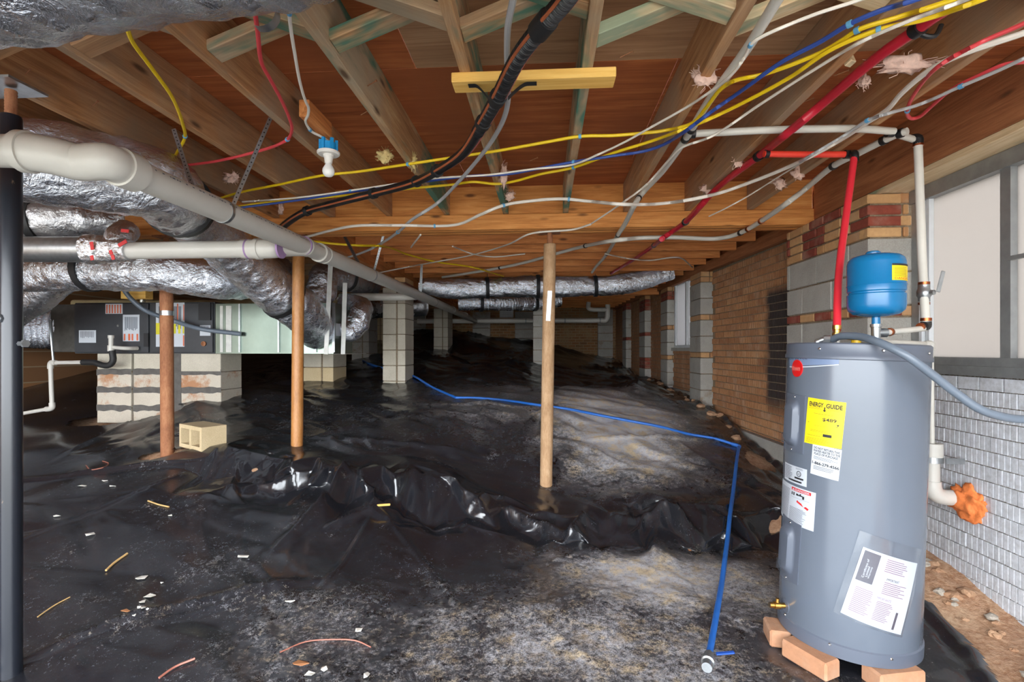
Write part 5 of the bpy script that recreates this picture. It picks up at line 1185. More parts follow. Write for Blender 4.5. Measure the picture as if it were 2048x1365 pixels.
def cable(pts, r, mat, label, z=JB - .012, name='cable', cat='cable', end=None, sub=1, n=8, ring_px=(), fl=1.0, ringmat='tie_blue', dz=None):
    """pts: pixels; each lies on the plane under the joists unless it carries its own depth"""
    P = pixpath(pts, z, r, label)
    if end: P += [Vector(e) for e in end]
    if not ring_px:
        q = mb(); q.tube(P, r, n, True, 0); return q.build(name, mat, None, True, label=label, cat=cat)
    lo = min(P, key=lambda p: p.z); root = empty(name, lo, label, cat)
    q = mb(); q.tube(P, r, n, True, 0); q.build('sheath' if cat == 'cable' else 'tube', mat, root, True)
    C_ = catmull(P, 3)
    for px in ring_px:
        k = min(range(1, len(C_) - 1), key=lambda i: abs(pixx(C_[i]) - px) if isinstance(px, (int, float)) else (pix(C_[i])[0] - px[0]) ** 2 + (pix(C_[i])[1] - px[1]) ** 2)
        ring(C_[k], C_[k + 1] - C_[k - 1], r * 1.45, .014 if ringmat == 'tie_blue' else .022, MT[ringmat], root, 'staple' if ringmat == 'tie_blue' else 'clip', 10)
    return root
def pix(p):
    c = p.x * CT + p.y * ST; d = -p.x * ST + p.y * CT; return 1024 + F * c / d, HZ - F * p.z / d
def pixx(p): return pix(p)[0]
# ---- water tubes
def clipon(P, px, py, r, w, mat, root, nm):
    k = min(range(1, len(P) - 1), key=lambda i: (pix(P[i])[0] - px) ** 2 + (pix(P[i])[1] - py) ** 2); ring(P[k], P[k + 1] - P[k - 1], r, w, mat, root, nm)
def tubeset(root, pts, r, mat, z, sub=6, nm='tube', n=12, skip=()):
    P = pixpath(pts, z, r, root['label'], skip); q = mb(); q.tube(P, r, n, True, 0); q.build(nm, mat, root, True); return P
zW = JB - .022
w1 = empty('cold_water_line', atZ(1378, 265, zW), 'white supply tube clipped along a joist towards the rear duct', 'pipe')
P = tubeset(w1, [(1580, -40), (1554, 0), (1499, 90), (1417, 203), (1378, 267), (1328, 339), (1277, 397), (1250, 448), (1236, 470), (1214, 508), (1191, 535), (1184, 545)], .0175, MT['pex_white'], zW)
for px, py in ((1277, 397), (1236, 470), (1214, 508)): clipon(P, px, py, .021, .02, MT['black_fit'], w1, 'clip')
for px, py in ((1384, 258), (1372, 276)): clipon(P, px, py, .022, .03, MT['black_fit'], w1, 'tee_collar')
w2 = empty('cold_water_line', atZ(1640, 258, zW), 'white supply tube crossing from the joist line to the window side', 'pipe')
Pw2 = tubeset(w2, [(1380, 268), (1440, 265), (1520, 261), (1640, 258), (1720, 258), (1788, 263)], .0175, MT['pex_white'], zW, skip=(w1['label'],))
p = atZ(1780, 265, zW); ring(p, (1, 0, 0), .023, .03, MT['black_fit'], w2, 'tee_collar'); ring(atZ(1386, 268, zW), (1, 0, 0), .022, .02, MT['black_fit'], w2, 'clamp_ring')
w3 = empty('cold_water_line', atZ(1667, 331, zW), 'white supply tube running from the window corner along the girder and under the rear joists', 'pipe')
P = tubeset(w3, [(1815, 262), (1792, 270), (1768, 281), (1718, 306), (1667, 332), (1601, 386), (1523, 442), (1478, 467), (1438, 477), (1342, 475), (1257, 478), (1171, 492), (1051, 525), (1000, 536), (885, 555)], .0175, MT['pex_white'], zW, skip=(w2['label'],))
for px, py, m in ((1768, 281, 'black_fit'), (1800, 268, 'black_fit'), (1668, 331, 'black_fit'), (1523, 442, 'copper'), (1497, 455, 'copper'), (1480, 466, 'black_fit'), (1171, 492, 'black_fit'), (1001, 535, 'black_fit')):
    clipon(P, px, py, .023, .024, MT[m], w3, 'clamp_ring')
a = atZ(1795, 269, zW); q = mb(); q.tube([a, k0 + Vector((-.02, 0, .0))], .0165, 12, True); q.build('stub', MT['pex_white'], cf, True)
q = mb(); q.tube([k0 + Vector((-.03, 0, .004)), k0 + Vector((0, 0, .004)), k0 + Vector((0, 0, -.03))], .022, 12, True, 4); q.build('elbow', MT['black_fit'], cf, True); ring(k0 + Vector((0, 0, -.03)), (0, 0, 1), .024, .01, MT['copper'], cf)
h_ = empty('hot_water_line', atZ(1523, 308, zW), 'dark red supply tube clipped along a joist towards the rear', 'pipe')
P = tubeset(h_, [(1905, 10), (1862, 38), (1835, 58), (1757, 113), (1601, 245), (1523, 308), (1437, 374), (1371, 444), (1328, 475), (1308, 491), (1263, 522), (1222, 547)], .0195, plain('crimson_pex', srgb(186, 34, 52), .3, 0, .05), zW)
for px, py in ((1834, 59), (1516, 314), (1371, 444), (1308, 491)): clipon(P, px, py, .026, .03, MT['black_fit'], h_, 'clip')
c = atZ(1838, 58, zW) + Vector((.02, 0, .01)); q = mb(); q.tube([c + Vector((.05, 0, .0)), c + Vector((.03, .0, -.035)), c + Vector((-.01, 0, -.03)), c + Vector((-.03, 0, .0))], .008, 8, True, 4); q.build('clip', MT['black_fit'], h_, True)
h2_ = empty('hot_water_line', atZ(1620, 309, zW), 'orange-red cross tube linking the dark red line to the heater riser', 'pipe')
P = tubeset(h2_, [(1528, 308), (1600, 309), (1660, 309), (1704, 309)], .0165, MT['pex_orange'], JB - .055, skip=(h_['label'],))
clipon(P, 1696, 309, .022, .03, MT['black_fit'], h2_, 'tee_collar'); clipon(P, 1534, 308, .021, .02, MT['black_fit'], h2_, 'clamp_ring')
q = mb(); q.tube([P[-1], h0 + Vector((0, 0, .005)), h0 + Vector((0, 0, -.03))], .0205, 12, True, 4); q.build('elbow', MT['black_fit'], hr, True)

# ---- cables
cable([(285, -40), (258, 20), (254, 48), (262, 78), (300, 132), (345, 196), (366, 250), (370, 274), (356, 302), (338, 331)], .0075, CAB['yellow'], 'yellow cable looping down the side of a joist by the overhead duct', ring_px=[(369, 273)])
cable([(512, -40), (510, 20), (515, 60), (523, 125), (540, 158), (560, 195), (578, 235), (584, 258), (578, 276), (555, 290), (500, 307), (430, 323), (342, 334)], .0075, CAB['red'], 'red cable hanging in a long bend near the light bulb', ring_px=[(573, 277)])
LB = atZ(657, 296, 1.03)        # lamp box, hung on the side of the joist at x = -0.79
cable([(574, -40), (577, 10), (582, 60), (590, 110), (600, 165), (610, 200), (617, 216), (616, 230), (611, 242), (622, 262), (640, 272), (655, 281)], .006, CAB['white'], 'white cable feeding the bare bulb lamp holder', end=[LB + Vector((.01, 0, .02))], ring_px=[(578, 25), (622, 258)])
Y2 = [(440, 397), (480, 385), (560, 369), (640, 352), (720, 343), (800, 331), (900, 316), (1000, 301), (1100, 283), (1160, 273), (1230, 271), (1290, 266), (1330, 261), (1385, 246), (1412, 216), (1441, 179), (1468, 162), (1530, 148), (1640, 106), (1682, 82), (1716, 60), (1795, 35), (1893, 4), (1990, -30)]
cable(Y2, .008, CAB['yellow'], 'upper yellow cable strung across the joists past the bulb', ring_px=[(815, 328), (1160, 273), (1714, 60)], z=JB - .010)
Y3 = [(462, 416), (520, 407), (620, 398), (740, 386), (833, 376), (908, 369), (945, 364), (993, 368), (1028, 363), (1079, 349), (1147, 335), (1233, 304), (1298, 284), (1367, 259), (1445, 226), (1581, 154), (1659, 101), (1757, 60), (1854, 37), (1951, 4), (2060, -40)]
cable(Y3, .008, CAB['yellow'], 'lower yellow cable running alongside the blue cable', ring_px=[(1147, 335), (1757, 60)], z=JB - .018)
BL_ = [(470, 417), (600, 400), (703, 384), (800, 370), (867, 361), (942, 352), (1011, 349), (1079, 337), (1147, 324), (1233, 311), (1290, 302), (1330, 288), (1367, 265), (1425, 222), (1484, 181), (1562, 125), (1640, 84), (1698, 49), (1757, 23), (1834, -2), (1930, -40)]
cable(BL_, .008, CAB['blue'], 'dark blue cable strung across the joists', ring_px=[(1147, 324), (1700, 48)], z=JB - .026)
cable([(485, 404), (600, 395), (703, 381), (805, 366), (880, 356), (976, 350), (1062, 339), (1147, 329), (1199, 308), (1250, 284), (1289, 262), (1398, 199), (1468, 144), (1492, 109), (1503, 88), (1523, 74), (1624, 31), (1718, 0), (1800, -30)], .0055, CAB['white'], 'thin white wire following the blue cable and white tube', ring_px=[(1502, 91), (700, 381)], z=JB - .034)
cable([(1181, 449), (1236, 412), (1290, 372), (1340, 318), (1363, 296), (1425, 272), (1523, 207), (1640, 132), (1718, 86), (1815, 43), (1920, 4), (2000, -30)], .006, CAB['white'], 'thin white wire slanting between the white and red water tubes', z=JB - .02)
cable([(690, 517), (726, 505), (761, 488), (799, 462), (822, 441), (874, 407), (918, 363), (959, 315), (987, 277), (1007, 239), (1016, 202), (1015, 150), (1014, 103), (1016, 51), (1026, 0), (1034, -40)], .011, CAB['grey'], 'twisted grey cable crossing behind the black hose bundle', z=JB - .052, ring_px=[(795, 463)])
cable([(603, 477), (667, 460), (711, 452), (799, 451), (916, 449), (960, 430), (1007, 411), (1063, 402), (1121, 398), (1180, 403), (1250, 409), (1328, 407), (1425, 390), (1503, 364), (1601, 323), (1679, 281), (1733, 246), (1776, 218), (1803, 187), (1854, 144), (1912, 113), (2048, 66), (2150, 30)], .0105, CAB['white'], 'thick white cable sagging along the front girder', ring_px=[(868, 450), (1007, 411), (1138, 400)], z=JB - .05)
cable([(2120, 10), (2048, 47), (1951, 90), (1873, 136), (1835, 179), (1817, 212), (1815, 230), (1822, 237), (1840, 233), (1862, 214), (1905, 178), (1960, 150), (2010, 129), (2048, 124), (2120, 118)], .0075, CAB['red'], 'red cable looping under the joist beside the window', ring_px=[(1815, 222)], z=JB - .02)
cable([(2130, 80), (2048, 117), (1990, 144), (1912, 177), (1873, 195), (1830, 212), (1780, 226), (1735, 241), (1690, 270), (1640, 300), (1600, 324)], .007, CAB['grey'], 'pale grey cable passing the red loop beside the window', ring_px=[(1922, 173), (1735, 241)], z=JB - .03)
cable([(1606, 324), (1560, 352), (1500, 390), (1455, 415), (1418, 433)], .0045, CAB['white'], 'thin white wire end trailing to a pink insulation tuft', z=JB - .03)
# second bay
zB = JB - .015
cable([(609, 481), (660, 487), (711, 491), (773, 494), (814, 509), (872, 524), (945, 535), (1007, 553)], .010, CAB['yellow'], 'yellow cable under the rear joists', z=zB)
cable([(752, 547), (828, 532), (872, 524), (945, 510), (1019, 488), (1060, 468), (1148, 459), (1181, 449)], .0075, CAB['white'], 'thin white wire swagging under the rear joists', z=zB)
cable([(905, 493), (945, 508), (985, 514), (1050, 508)], .0075, CAB['white'], 'short white wire sagging between rear joists', z=zB)
cable([(822, 495), (841, 470)], .008, CAB['white'], 'cut white wire end poking from the rear joists', z=zB, sub=2)
cable([(1210, 508), (1260, 518), (1300, 521), (1360, 516), (1385, 535)], .008, CAB['white'], 'loose white wire near the right end of the rear joists', z=zB)

# ---- black hose bundle held by the new pine cleat
cl = empty('pine_cleat', (0, 2.2, 1.0), 'new yellow pine board screwed under two joists with black pipe straps', 'board')
c0_, c1_ = atZ(906, 170, JB - .03), atZ(1229, 162, JB - .03); yc_ = (c0_.y + c1_.y) / 2
board('plank', (c0_.x, yc_, JB - .019), (c1_.x, yc_, JB - .019), .088, .038, MT['pine'], cl)
bz = JB - .102
HS = [(1170, -60), (1130, 0), (1086, 51), (1038, 113), (997, 192), (966, 246), (928, 304), (874, 342), (833, 363), (747, 387), (668, 407), (610, 424), (573, 447), (548, 470)]
bh = empty('hose_bundle', atZ(997, 192, bz), 'black corrugated hose bundle with copper wire strapped to the pine board', 'hose')
def hz(i): return (bz, bz, bz, bz, bz + .0, bz, bz, bz, bz + .01, bz + .02, bz + .02, bz + .01, bz - .0, bz - .02)[i]
HP = pixpath(HS, bz, .036, 'hose', zlist=[hz(i) for i in range(len(HS))])
q = mb(); q.tube(HP, .025, 16, True, 0); q.build('hose', MT['black_fit'], bh, True)
Cc = catmull(HP, 5); q = mb(); N = len(Cc); fr = frames(Cc); L_ = 0
near = [i for i in range(N) if Cc[i].y < 2.25]
q.tube([Cc[i] for i in range(0, near[-1])], .027, 16, True, 0, rf=None) if False else None
rr_ = [.0275 + .0018 * math.sin(i * 1.9) for i in range(near[-1])]; q.tube([Cc[i] for i in range(near[-1])], rr_, 16); q.build('corrugated_sleeve', MT['black_fit'], bh, True)
for off, m, r_ in (((-.024, -.012), 'copper_w', .006), ((.026, -.006), 'pink_w', .005)):
    MT.setdefault('copper_w', plain('copper_wire', srgb(176, 98, 62), .45, .2)); MT.setdefault('pink_w', plain('pink_wire', srgb(190, 104, 100), .5))
    q = mb(); C3 = HP; fr = frames(C3); q.tube([p + fr[i][0] * off[0] + Vector((0, 0, off[1])) for i, p in enumerate(C3)], r_, 8); q.build('wire', MT[m], bh, True)
for (x, y, w) in ((1086, 51, .07), (997, 197, .04), (966, 246, .03), (874, 342, .03), (747, 387, .03), (614, 422, .03), (833, 363, .012)):
    k = min(range(1, N - 1), key=lambda i: (pix(Cc[i])[0] - x) ** 2 + (pix(Cc[i])[1] - y) ** 2); ring(Cc[k], Cc[k + 1] - Cc[k - 1], .034, w, MT['strap_black'], bh, 'tape_band', 18)
for s, (xa_, xb__) in ((-1, (940, 980)), (1, (1018, 1074))):
    q = mb(); V = []; n = 12
    for i in range(n + 1):
        px = xa_ + (xb__ - xa_) * i / n; p = atZ(px, 183, JB - .041); e_ = i / n if s < 0 else 1 - i / n; zz = JB - .041 - .055 * max(0, e_ - .35) ** 1.4 / .65 ** 1.4 + .0; V += [(p.x, yc_ - .03, zz), (p.x, yc_ + .0, zz)]
    q.add(V, [(2 * i, 2 * i + 1, 2 * i + 3, 2 * i + 2) for i in range(n)]); q.build('pipe_strap', MT['strap_black'], cl, True)
# ---- lamp
MT['box_blue'] = plain('blue_electrical_box', srgb(20, 140, 200), .45, 0, .05)
MT['porcelain'] = plain('white_lamp_holder', srgb(228, 224, 216), .35, 0, .03)
t = NT('bulb_glass'); MT['bulb'] = t.set((.9, .89, .86), .25)
lp = empty('lamp_holder', LB + Vector((0, 0, -.17)), 'white lamp holder with bare bulb under a blue electrical box', 'lamp')
s_ = .78
q = mb(); q.lathe([(.046 * s_, .012), (.05 * s_, .012), (.05 * s_, .055 * s_ + .01), (.044 * s_, .055 * s_ + .01)], LB + Vector((0, 0, -.03)), 24)
for k in range(6):
    a_ = k * math.pi / 3 + .3; q.box(LB + Vector((.05 * s_ * math.cos(a_), .05 * s_ * math.sin(a_), .012)), (.014, .014, .055), Matrix.Rotation(a_, 3, 'Z'))
q.build('electrical_box', MT['box_blue'], lp)
q = mb(); q.lathe([(.0, -.018), (.05, -.018), (.056, -.012), (.056, -.004), (.048, .0), (0, .0)], LB + Vector((0, 0, -.018)), 32, cap=False); q.build('rim_plate', MT['porcelain'], lp, True)
q = mb(); q.lathe([(.026, 0), (.026, -.012), (.022, -.016), (.018, -.045), (.0, -.045)], LB + Vector((0, 0, -.034)), 24, cap=False); q.build('socket', MT['porcelain'], lp, True)
q = mb(); q.lathe([(.013, 0), (.015, -.012), (.022, -.024), (.029, -.038), (.030, -.05), (.026, -.064), (.016, -.074), (0, -.077)], LB + Vector((0, 0, -.072)), 28, cap=False); q.build('bulb', MT['bulb'], lp, True)
# the lamp hangs on a wood block on the joist
jx = JX[5]; board('wood_block', (LB.x - .02, LB.y - .22, JB + .045), (LB.x - .02, LB.y + .03, JB + .045), .05, .08, MT['joist_far'], label='small wood block on the joist side above the bare bulb', cat='wood block')

# ---- perforated hanger straps
def perf(p0, p1, label, w=.02, loop=None):
    p0 = Vector(p0); p1 = Vector(p1); o = empty('hanger_strap', p1, label, 'strap', 'perforated metal pipe hangers')
    board('band', p0, p1, w, .0015, MT['galv'], o, up=(.3, -1, 0), bev=0)
    d = p1 - p0; n = int(d.length / .024); x = d.normalized(); zz = Vector((.3, -1, 0)); zz = (zz - x * zz.dot(x)).normalized(); q = mb(); M = zz.to_track_quat('Z', 'Y').to_matrix()
    for i in range(n): q.lathe([(.0038, 0), (.0038, .0006)], p0 + d * ((i + .5) / n) + zz * .0007, 6, M)
    q.build('holes', MT['ink'], o)
    if loop: ring(loop, (0, 1, 0), RD + .003, .02, MT['galv'], o, 'loop', 28)
yA = onpipe(446); perf(atY(541, 236, yA + .10), (XD + .055, yA, ZD + .035), 'perforated strap from a joist to the drain pipe near the bulb', loop=(XD, yA, ZD))
perf(atZ(347, 258, JB), (XD - .02, onpipe(395), ZD + .05), 'perforated strap half hidden behind the drain pipe by the yellow loop')
perf(atZ(683, 462, JB - .005), (XD + .02, onpipe(712), ZD + .05), 'perforated strap holding the drain pipe past the front girder', .026)
perf(atZ(768, 466, JB), (XD - .02, onpipe(752), ZD + .05), 'thin perforated strap farther along the drain pipe', .02)
perf((XD + .03, onpipe(838) + .02, JB + .01), (XD + .02, onpipe(838), ZD + .05), 'perforated strap on the drain pipe beside the capped pier', .03)
# ================================================================ ground pipe, loose block, litter, insulation
from mathutils.kdtree import KDTree
sel = np.arange(len(SH[0])); kd = KDTree(len(sel))
for i in sel: kd.insert((SH[0][i], SH[1][i], 0), int(i))
kd.balance()
def fz(x, y): return float(SH[2][kd.find((x, y, 0))[1]])
def fl(px, py, lift=0.0):
    """point on the film under a pixel"""
    r = ray(px, py); k = 1.0; 
    while k < 14:
        if r[2] * k <= fz(r[0] * k, r[1] * k): break
        k += .02
    return Vector((r[0] * k, r[1] * k, fz(r[0] * k, r[1] * k) + lift))
MT['pipe_blue'] = plain('blue_poly_pipe', srgb(38, 104, 190), .38, 0, .06)
bp_ = empty('water_pipe', fl(1480, 897), 'bright blue water pipe laid across the black film to the valve by the heater', 'pipe')
g_ = lambda x, y: Vector((x, y, fz(x, y) + .012))
Pa = [fl(726, 724, .012), fl(748, 733, .012), g_(-2.12, 7.0), g_(-1.95, 7.0), g_(-1.785, 6.75), fl(868, 780, .012), fl(912, 798, .012)]
Pb = [fl(x, y, .012) for x, y in ((912, 798), (960, 799), (1020, 805), (1075, 813), (1140, 822), (1200, 834), (1260, 845), (1320, 858), (1380, 872), (1430, 884), (1478, 896))]
for P in (Pa, Pb): q = mb(); q.tube(P, .014, 12, True, 5); q.build('tube', MT['pipe_blue'], bp_, True)
ve = fl(1417, 1345, .05)
Pc = [Pb[-1]]
for k in range(1, 12):
    p = Pb[-1].lerp(ve, k / 12); top = max(fz(p.x + dx_, p.y + dy_) for dx_ in (-.03, 0, .03) for dy_ in (-.06, -.03, 0, .03, .06)); Pc.append(Vector((p.x, p.y, max(top + .016, gz(p.x, p.y) + .02))))
Pc.append(ve)
for _ in range(2): Pc = [Pc[0]] + [Vector((b_.x, b_.y, max(b_.z, (a_.z + c_.z) / 2))) for a_, b_, c_ in zip(Pc, Pc[1:], Pc[2:])] + [Pc[-1]]
q = mb(); q.tube(Pc, .014, 12, True, 6); q.build('tube', MT['pipe_blue'], bp_, True)
q = mb(); q.tube([Pb[-2].lerp(Pb[-1], .7), Pb[-1], Pb[-1].lerp(Pc[2], .08)], .0185, 12, True, 4); q.build('elbow', MT['pipe_blue'], bp_, True)
dv = (ve - Pc[-2]).normalized(); M = dv.to_track_quat('Z', 'Y').to_matrix()
q = mb(); q.lathe([(.02, -.03), (.02, .0), (.026, .004), (.026, .03), (.02, .034), (.02, .07)], ve, 14, M); q.build('valve', MT['galv'], bp_, True)
board('valve_lever', ve + Vector((.03, 0, .02)), ve + Vector((.10, -.01, .035)), .02, .006, plain('blue_lever', srgb(36, 80, 170), .4), bp_)
# hollow block
B0 = fl(403, 905, 0); bx = Vector((-.86, .51, 0)).normalized(); by = Vector((.51, .86, 0)).normalized()
def blockshape():
    L, D, Hh = .39, .19, .19; q = mb(); w = .032; cw = (L - 3 * w) / 2
    def outl(y):
        return [(0, y, 0), (L, y, 0), (L, y, Hh), (0, y, Hh)]
    V = outl(0) + outl(D); h = []
    for k in range(2):
        x0 = w + k * (cw + w)
        for y in (0, D): V += [(x0, y, w), (x0 + cw, y, w), (x0 + cw, y, Hh - w), (x0, y, Hh - w)]
    # face strips between the outline and the cores
    fc = [(0, 1, 5, 4)[::-1], (1, 2, 6, 5)[::-1], (2, 3, 7, 6)[::-1], (3, 0, 4, 7)[::-1]]
    for k in range(2):
        a = 8 + 8 * k; b = a + 4; fc += [(a, a + 1, b + 1, b), (a + 1, a + 2, b + 2, b + 1), (a + 2, a + 3, b + 3, b + 2), (a + 3, a, b, b + 3)]
    for o_, flip in ((0, 0), (4, 1)):
        a, b = 8 + o_, 16 + o_; c = [(o_, o_ + 1, b + 1, b, a + 1, a), (o_ + 1, o_ + 2, b + 2, b + 1), (o_ + 2, o_ + 3, a + 3, a + 2, b + 3, b + 2), (o_ + 3, o_, a, a + 3), (a + 1, b, b + 3, a + 2)]
        fc += [t_[::-1] for t_ in c] if flip else c
    q.add(V, fc); return q
q = blockshape(); q.v = [B0 + bx * x + by * y + Vector((0, 0, z_)) for x, y, z_ in q.v]; q.build('hollow_block', MT['cmu_tan'], None, label='loose tan hollow concrete block lying beside the rusty post', cat='concrete block')
# ---- litter
MT['paper'] = plain('paper_scrap', srgb(206, 200, 190), .8, 0, .08)
MT['straw'] = plain('dry_straw', srgb(186, 150, 96), .8, 0, .15)
MT['leaf'] = plain('brown_leaf', srgb(140, 92, 56), .8, 0, .2)
def chip(px, py, w, h, seed, label, mat='paper', grp='paper scraps on the black film'):
    p = fl(px, py, .004); rs = random.Random(seed); n = rs.choice([4, 5, 5, 6]); q = mb(); V = []; a0 = rs.random() * 6
    for z_ in (0, .003): V += [p + Vector((w * rs.uniform(.75, 1.1) * math.cos(a0 + 2 * math.pi * k / n), h * math.sin(a0 + 2 * math.pi * k / n), z_ + (.004 * (k % 2)))) for k in range(n)]
    q.add(V, [tuple(range(n - 1, -1, -1)), tuple(range(n, 2 * n))] + [(k, (k + 1) % n, n + (k + 1) % n, n + k) for k in range(n)])
    q.build('paper_scrap' if mat == 'paper' else 'leaf', MT[mat], None, label=label, cat='scrap' if mat == 'paper' else 'leaf', group=grp)
SCR = 'pale torn paper scrap lying on the black film'
for i, (x, y, w, h) in enumerate([(180, 1075, .022, .018), (283, 1161, .026, .02), (300, 1197, .026, .016), (285, 1208, .012, .012), (285, 1224, .014, .01), (113, 1036, .024, .008), (340, 1037, .014, .01), (278, 1234, .008, .006), (324, 1173, .008, .006), (486, 1117, .03, .012), (268, 1240, .007, .006), (295, 1225, .006, .005),
                                  (717, 1264, .014, .014), (733, 1355, .01, .016), (620, 1358, .02, .012), (648, 1345, .012, .012), (578, 1206, .024, .008), (1453, 1110, .008, .008), (165, 975, .03, .01), (210, 965, .02, .008), (225, 975, .02, .006)]):
    chip(x, y, w * 1.25, h * 1.25, i, ('tiny paper crumb' if w < .01 else 'narrow torn paper strip' if w > 2 * h else 'pale torn paper scrap') + ' lying on the black film')
chip(600, 1335, .04, .016, 50, 'crumpled brown leaf at the edge of the dusty film', 'leaf', 'leaves'); chip(1380, 1103, .014, .012, 51, 'small dark red leaf on the dusty film near the blue pipe', 'leaf', 'leaves'); chip(250, 1240, .025, .01, 52, 'brown leaf near the paper scraps', 'leaf', 'leaves')
def twig(pts, r, mat, label, name='twig', cat='twig'):
    q = mb(); q.tube([fl(x, y, r + .004) for x, y in pts], r, 6, True, 5); q.build(name, MT[mat], None, True, label=label, cat=cat)
MT['wire_pink'] = plain('pink_wire_scrap', srgb(158, 98, 82), .5); 
twig([(212, 1148), (228, 1134), (255, 1115)], .006, 'straw', 'straw-coloured wood splinter on the black film', 'wood_splinter', 'splinter')
twig([(75, 1240), (110, 1215), (140, 1200)], .003, 'straw', 'long dry stem lying by the black jack post')
twig([(318, 1365), (350, 1342), (390, 1328)], .0045, 'wire_pink', 'pink wire offcut at the near edge of the film', 'wire_offcut', 'wire')
twig([(560, 1312), (610, 1292), (660, 1284), (710, 1287), (742, 1299)], .003, 'wire_pink', 'thin curved brown wire on the dusty film', 'wire_offcut', 'wire')
twig([(172, 935), (185, 943), (205, 942), (217, 930), (205, 926)], .004, 'wire_pink', 'small pink wire loop in front of the air handler blocks', 'wire_offcut', 'wire')
twig([(296, 1008), (318, 1014), (338, 1020)], .005, 'straw', 'small brown stick on the dark film', 'stick', 'stick')
p = fl(765, 1017, .012); board('wood_peg', p + Vector((-.052, 0, 0)), p + Vector((.052, .01, .006)), .014, .014, MT['pine'], label='thin wood peg pinning the film where folds radiate', cat='peg')
# film corner flaps
def flap(pts, label):
    q = mb(); q.add([Vector(p) for p in pts], [(0, 1, 2), (2, 3, 0)] if len(pts) == 4 else [(0, 1, 2)]); q.build('film_flap', MT['film'], None, label=label, cat='plastic film')
# ---- insulation tufts hanging from joists
def tuftmat(name, c): return plain(name, c, .95, 0, .2, 30, .6)
MT['tuft_pink'] = tuftmat('pink_insulation', srgb(222, 188, 172)); MT['tuft_yellow'] = tuftmat('yellow_insulation', srgb(214, 190, 130))
def tuft(p, sx_, sy_, sz_, mat, label, seed):
    bm = bmesh.new(); bmesh.ops.create_icosphere(bm, subdivisions=3, radius=1); rs = random.Random(seed); sd = Vector((seed * 3.1, seed * 1.7, 0))
    for v_ in bm.verts:
        c = v_.co.copy(); k = .62 + .5 * mnoise.noise(c * 1.6 + sd) + .35 * mnoise.noise(c * 4.5 + sd); v_.co = Vector((c.x * sx_, c.y * sy_, c.z * sz_)) * max(.2, k)
    q = mb(); q.add([v_.co + p for v_ in bm.verts], [tuple(x.index for x in f.verts) for f in bm.faces]); bm.free()
    for k in range(26):
        a = Vector((rs.gauss(0, 1), rs.gauss(0, 1), rs.gauss(0, 1))).normalized(); s0 = p + Vector((a.x * sx_, a.y * sy_, a.z * sz_)) * .4; s1 = p + Vector((a.x * sx_, a.y * sy_, a.z * sz_)) * rs.uniform(.9, 1.25); q.tube([s0, s0.lerp(s1, .5) + Vector((rs.gauss(0, .006), 0, rs.gauss(0, .006))), s1], .0014, 3)
    q.build('insulation_tuft', mat, None, True, angle=False, label=label, cat='insulation', group='loose insulation tufts')
T_ = [((770, 312), .045, .02, .04, 'tuft_yellow', 'yellowish insulation tuft on a green-stained joist near the bulb'), ((827, 322), .02, .02, .05, 'tuft_yellow', 'slim yellow insulation tuft beside the black hose'), ((1008, 352), .025, .02, .07, 'tuft_pink', 'long pale insulation tuft hanging on the middle joist'),
      ((1020, 392), .035, .02, .04, 'tuft_pink', 'pale pink insulation tuft just above the girder ledger'), ((1410, 152), .05, .02, .045, 'tuft_pink', 'round pink insulation tuft beside the white supply tube'), ((1476, 322), .03, .02, .045, 'tuft_pink', 'pink tuft left of the red tube joint'),
      ((1415, 378), .045, .02, .04, 'tuft_pink', 'pink tuft on the red tube above the girder'), ((1560, 366), .05, .02, .04, 'tuft_pink', 'pink tuft on the joist near the brick pier'), ((1596, 346), .04, .02, .04, 'tuft_pink', 'second pink tuft near the brick pier, on the higher side'), ((1410, 440), .07, .02, .03, 'tuft_pink', 'ragged pink tuft at the girder beside the red tube'),
      ((1810, 130), .12, .03, .035, 'tuft_pink', 'wide wispy insulation strip above the white cable by the window'), ((1728, 162), .02, .02, .03, 'tuft_pink', 'tiny pink tuft beneath the yellow cables'), ((463, 356), .05, .02, .04, 'tuft_pink', 'dusty pink tuft behind the drain pipe strap'), ((562, 415), .02, .02, .06, 'tuft_pink', 'hanging white tuft beside the black hose end')]
for i, (pp, a, b, c, m, l) in enumerate(T_): tuft(atZ(pp[0], pp[1], JB + .01), a * 1.3, b * 1.2, c * 1.3, MT[m], l, i + 1)
# ---- nails poking from the joist sides
q_ = 0
def nail(px, py, d, label='bent nail sticking out of a joist side'):
    p = atZ(px, py, JB + .05); q = mb(); q.tube([p - Vector((0, .0, .0)), p + Vector(d)], .0022, 6); q.lathe([(.005, 0), (.005, .002)], p + Vector(d), 8, Vector(d).to_track_quat('Z', 'Y').to_matrix()); q.build('nail', MT['rust'], None, label=label, cat='nail', group='nails in the joists')
for (x, y) in ((50, 150), (185, 212), (735, 172), (722, 230), (1668, 152), (1602, 206), (990, 255), (1060, 322), (1240, 115)): nail(x, y, (.045, -.02, .01))
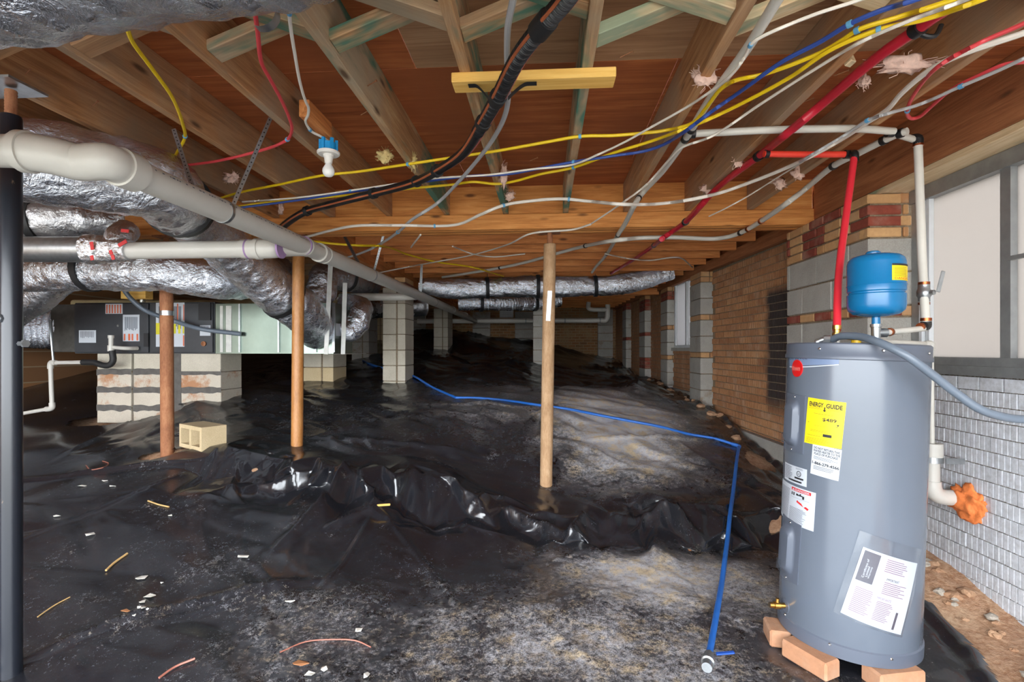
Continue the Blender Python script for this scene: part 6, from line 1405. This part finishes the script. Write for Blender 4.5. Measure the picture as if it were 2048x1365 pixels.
# ---- blocking boards between the far joists, metal clip
board('wood_block', atZ(1690, 125, JB + .02), atZ(1704, 112, JB + .03), .03, .05, MT['pale'], label='small pale wood chip nailed to the joist under the yellow cables', cat='wood block')
br_ = atZ(536, 28, JB - .02); q = mb(); V = []
for i in range(9): a = -.6 + i * .32; V += [br_ + Vector((.05 * math.cos(a) - .02, k_, -.045 * math.sin(a))) for k_ in (-.012, .02)]
q.add(V, [(2 * i, 2 * i + 1, 2 * i + 3, 2 * i + 2) for i in range(8)]); q.build('metal_strip', MT['galv'], None, True, label='curled bare metal strip under the joists by the white lamp cable', cat='metal strip')
# ---- rubble along the right wall
MT['rubble'] = blockmat('soil_clod', srgb(150, 106, 76), srgb(192, 156, 124)); MT['stone'] = blockmat('grey_stone', srgb(150, 140, 128), srgb(186, 176, 162))
rs = random.Random(5); n_ = 0
def rock(x, y, s, mat, label, seed):
    if 'wall' not in label: label += ' on the bare soil by the white wall'
    bm = bmesh.new(); bmesh.ops.create_icosphere(bm, subdivisions=2, radius=1); sd = Vector((seed, seed * .3, 2))
    for v_ in bm.verts: c = v_.co.copy(); v_.co = Vector((c.x * 1.2, c.y, c.z * .7)) * s * (1 + .5 * mnoise.noise(c * 1.4 + sd))
    z0 = (gz(x, y) if y < 3.3 else fz(x, y)) + s * (.15 if y < 3.3 else .12); q = mb(); q.add([v_.co + Vector((x, y, z0)) for v_ in bm.verts], [tuple(k.index for k in f.verts) for f in bm.faces]); bm.free()
    q.build('stone', mat, None, label=label, cat='stone', group='rubble by the white wall' if 'white' in label else 'clay clods by the orange wall')
for i in range(46):
    y = rs.uniform(1.7, 3.0); x = rs.uniform(1.99 - min(.34, (3.1 - y) * .22) + .1, 2.16); rock(x, y, *rs.choice([(.013, MT['rubble'], 'tiny brown clod'), (.022, MT['rubble'], 'walnut-sized brown clod'), (.030, MT['rubble'], 'fist-sized brown clod'), (.014, MT['stone'], 'tiny grey pebble'), (.024, MT['stone'], 'grey stone lump')], ), i)
rock(1.98, 2.02, .10, MT['stone'], 'large pale stone on the soil by the white wall', 77); rock(2.08, 1.86, .07, MT['stone'], 'broken mortar lump beside the large pale stone', 78)
for i in range(22):
    y = rs.uniform(4.7, 9); rock(XF(y) - rs.uniform(.12, .26), y, rs.choice([.02, .03, .045]), MT['rubble'], 'clod of clay at the foot of the orange brick wall', 100 + i)
# ---------------------------------------------------------------- lift the whole place so that the low ground is near z = 0
for o in list(SC.objects):
    if o.parent is None: o.location.z += CAMZ
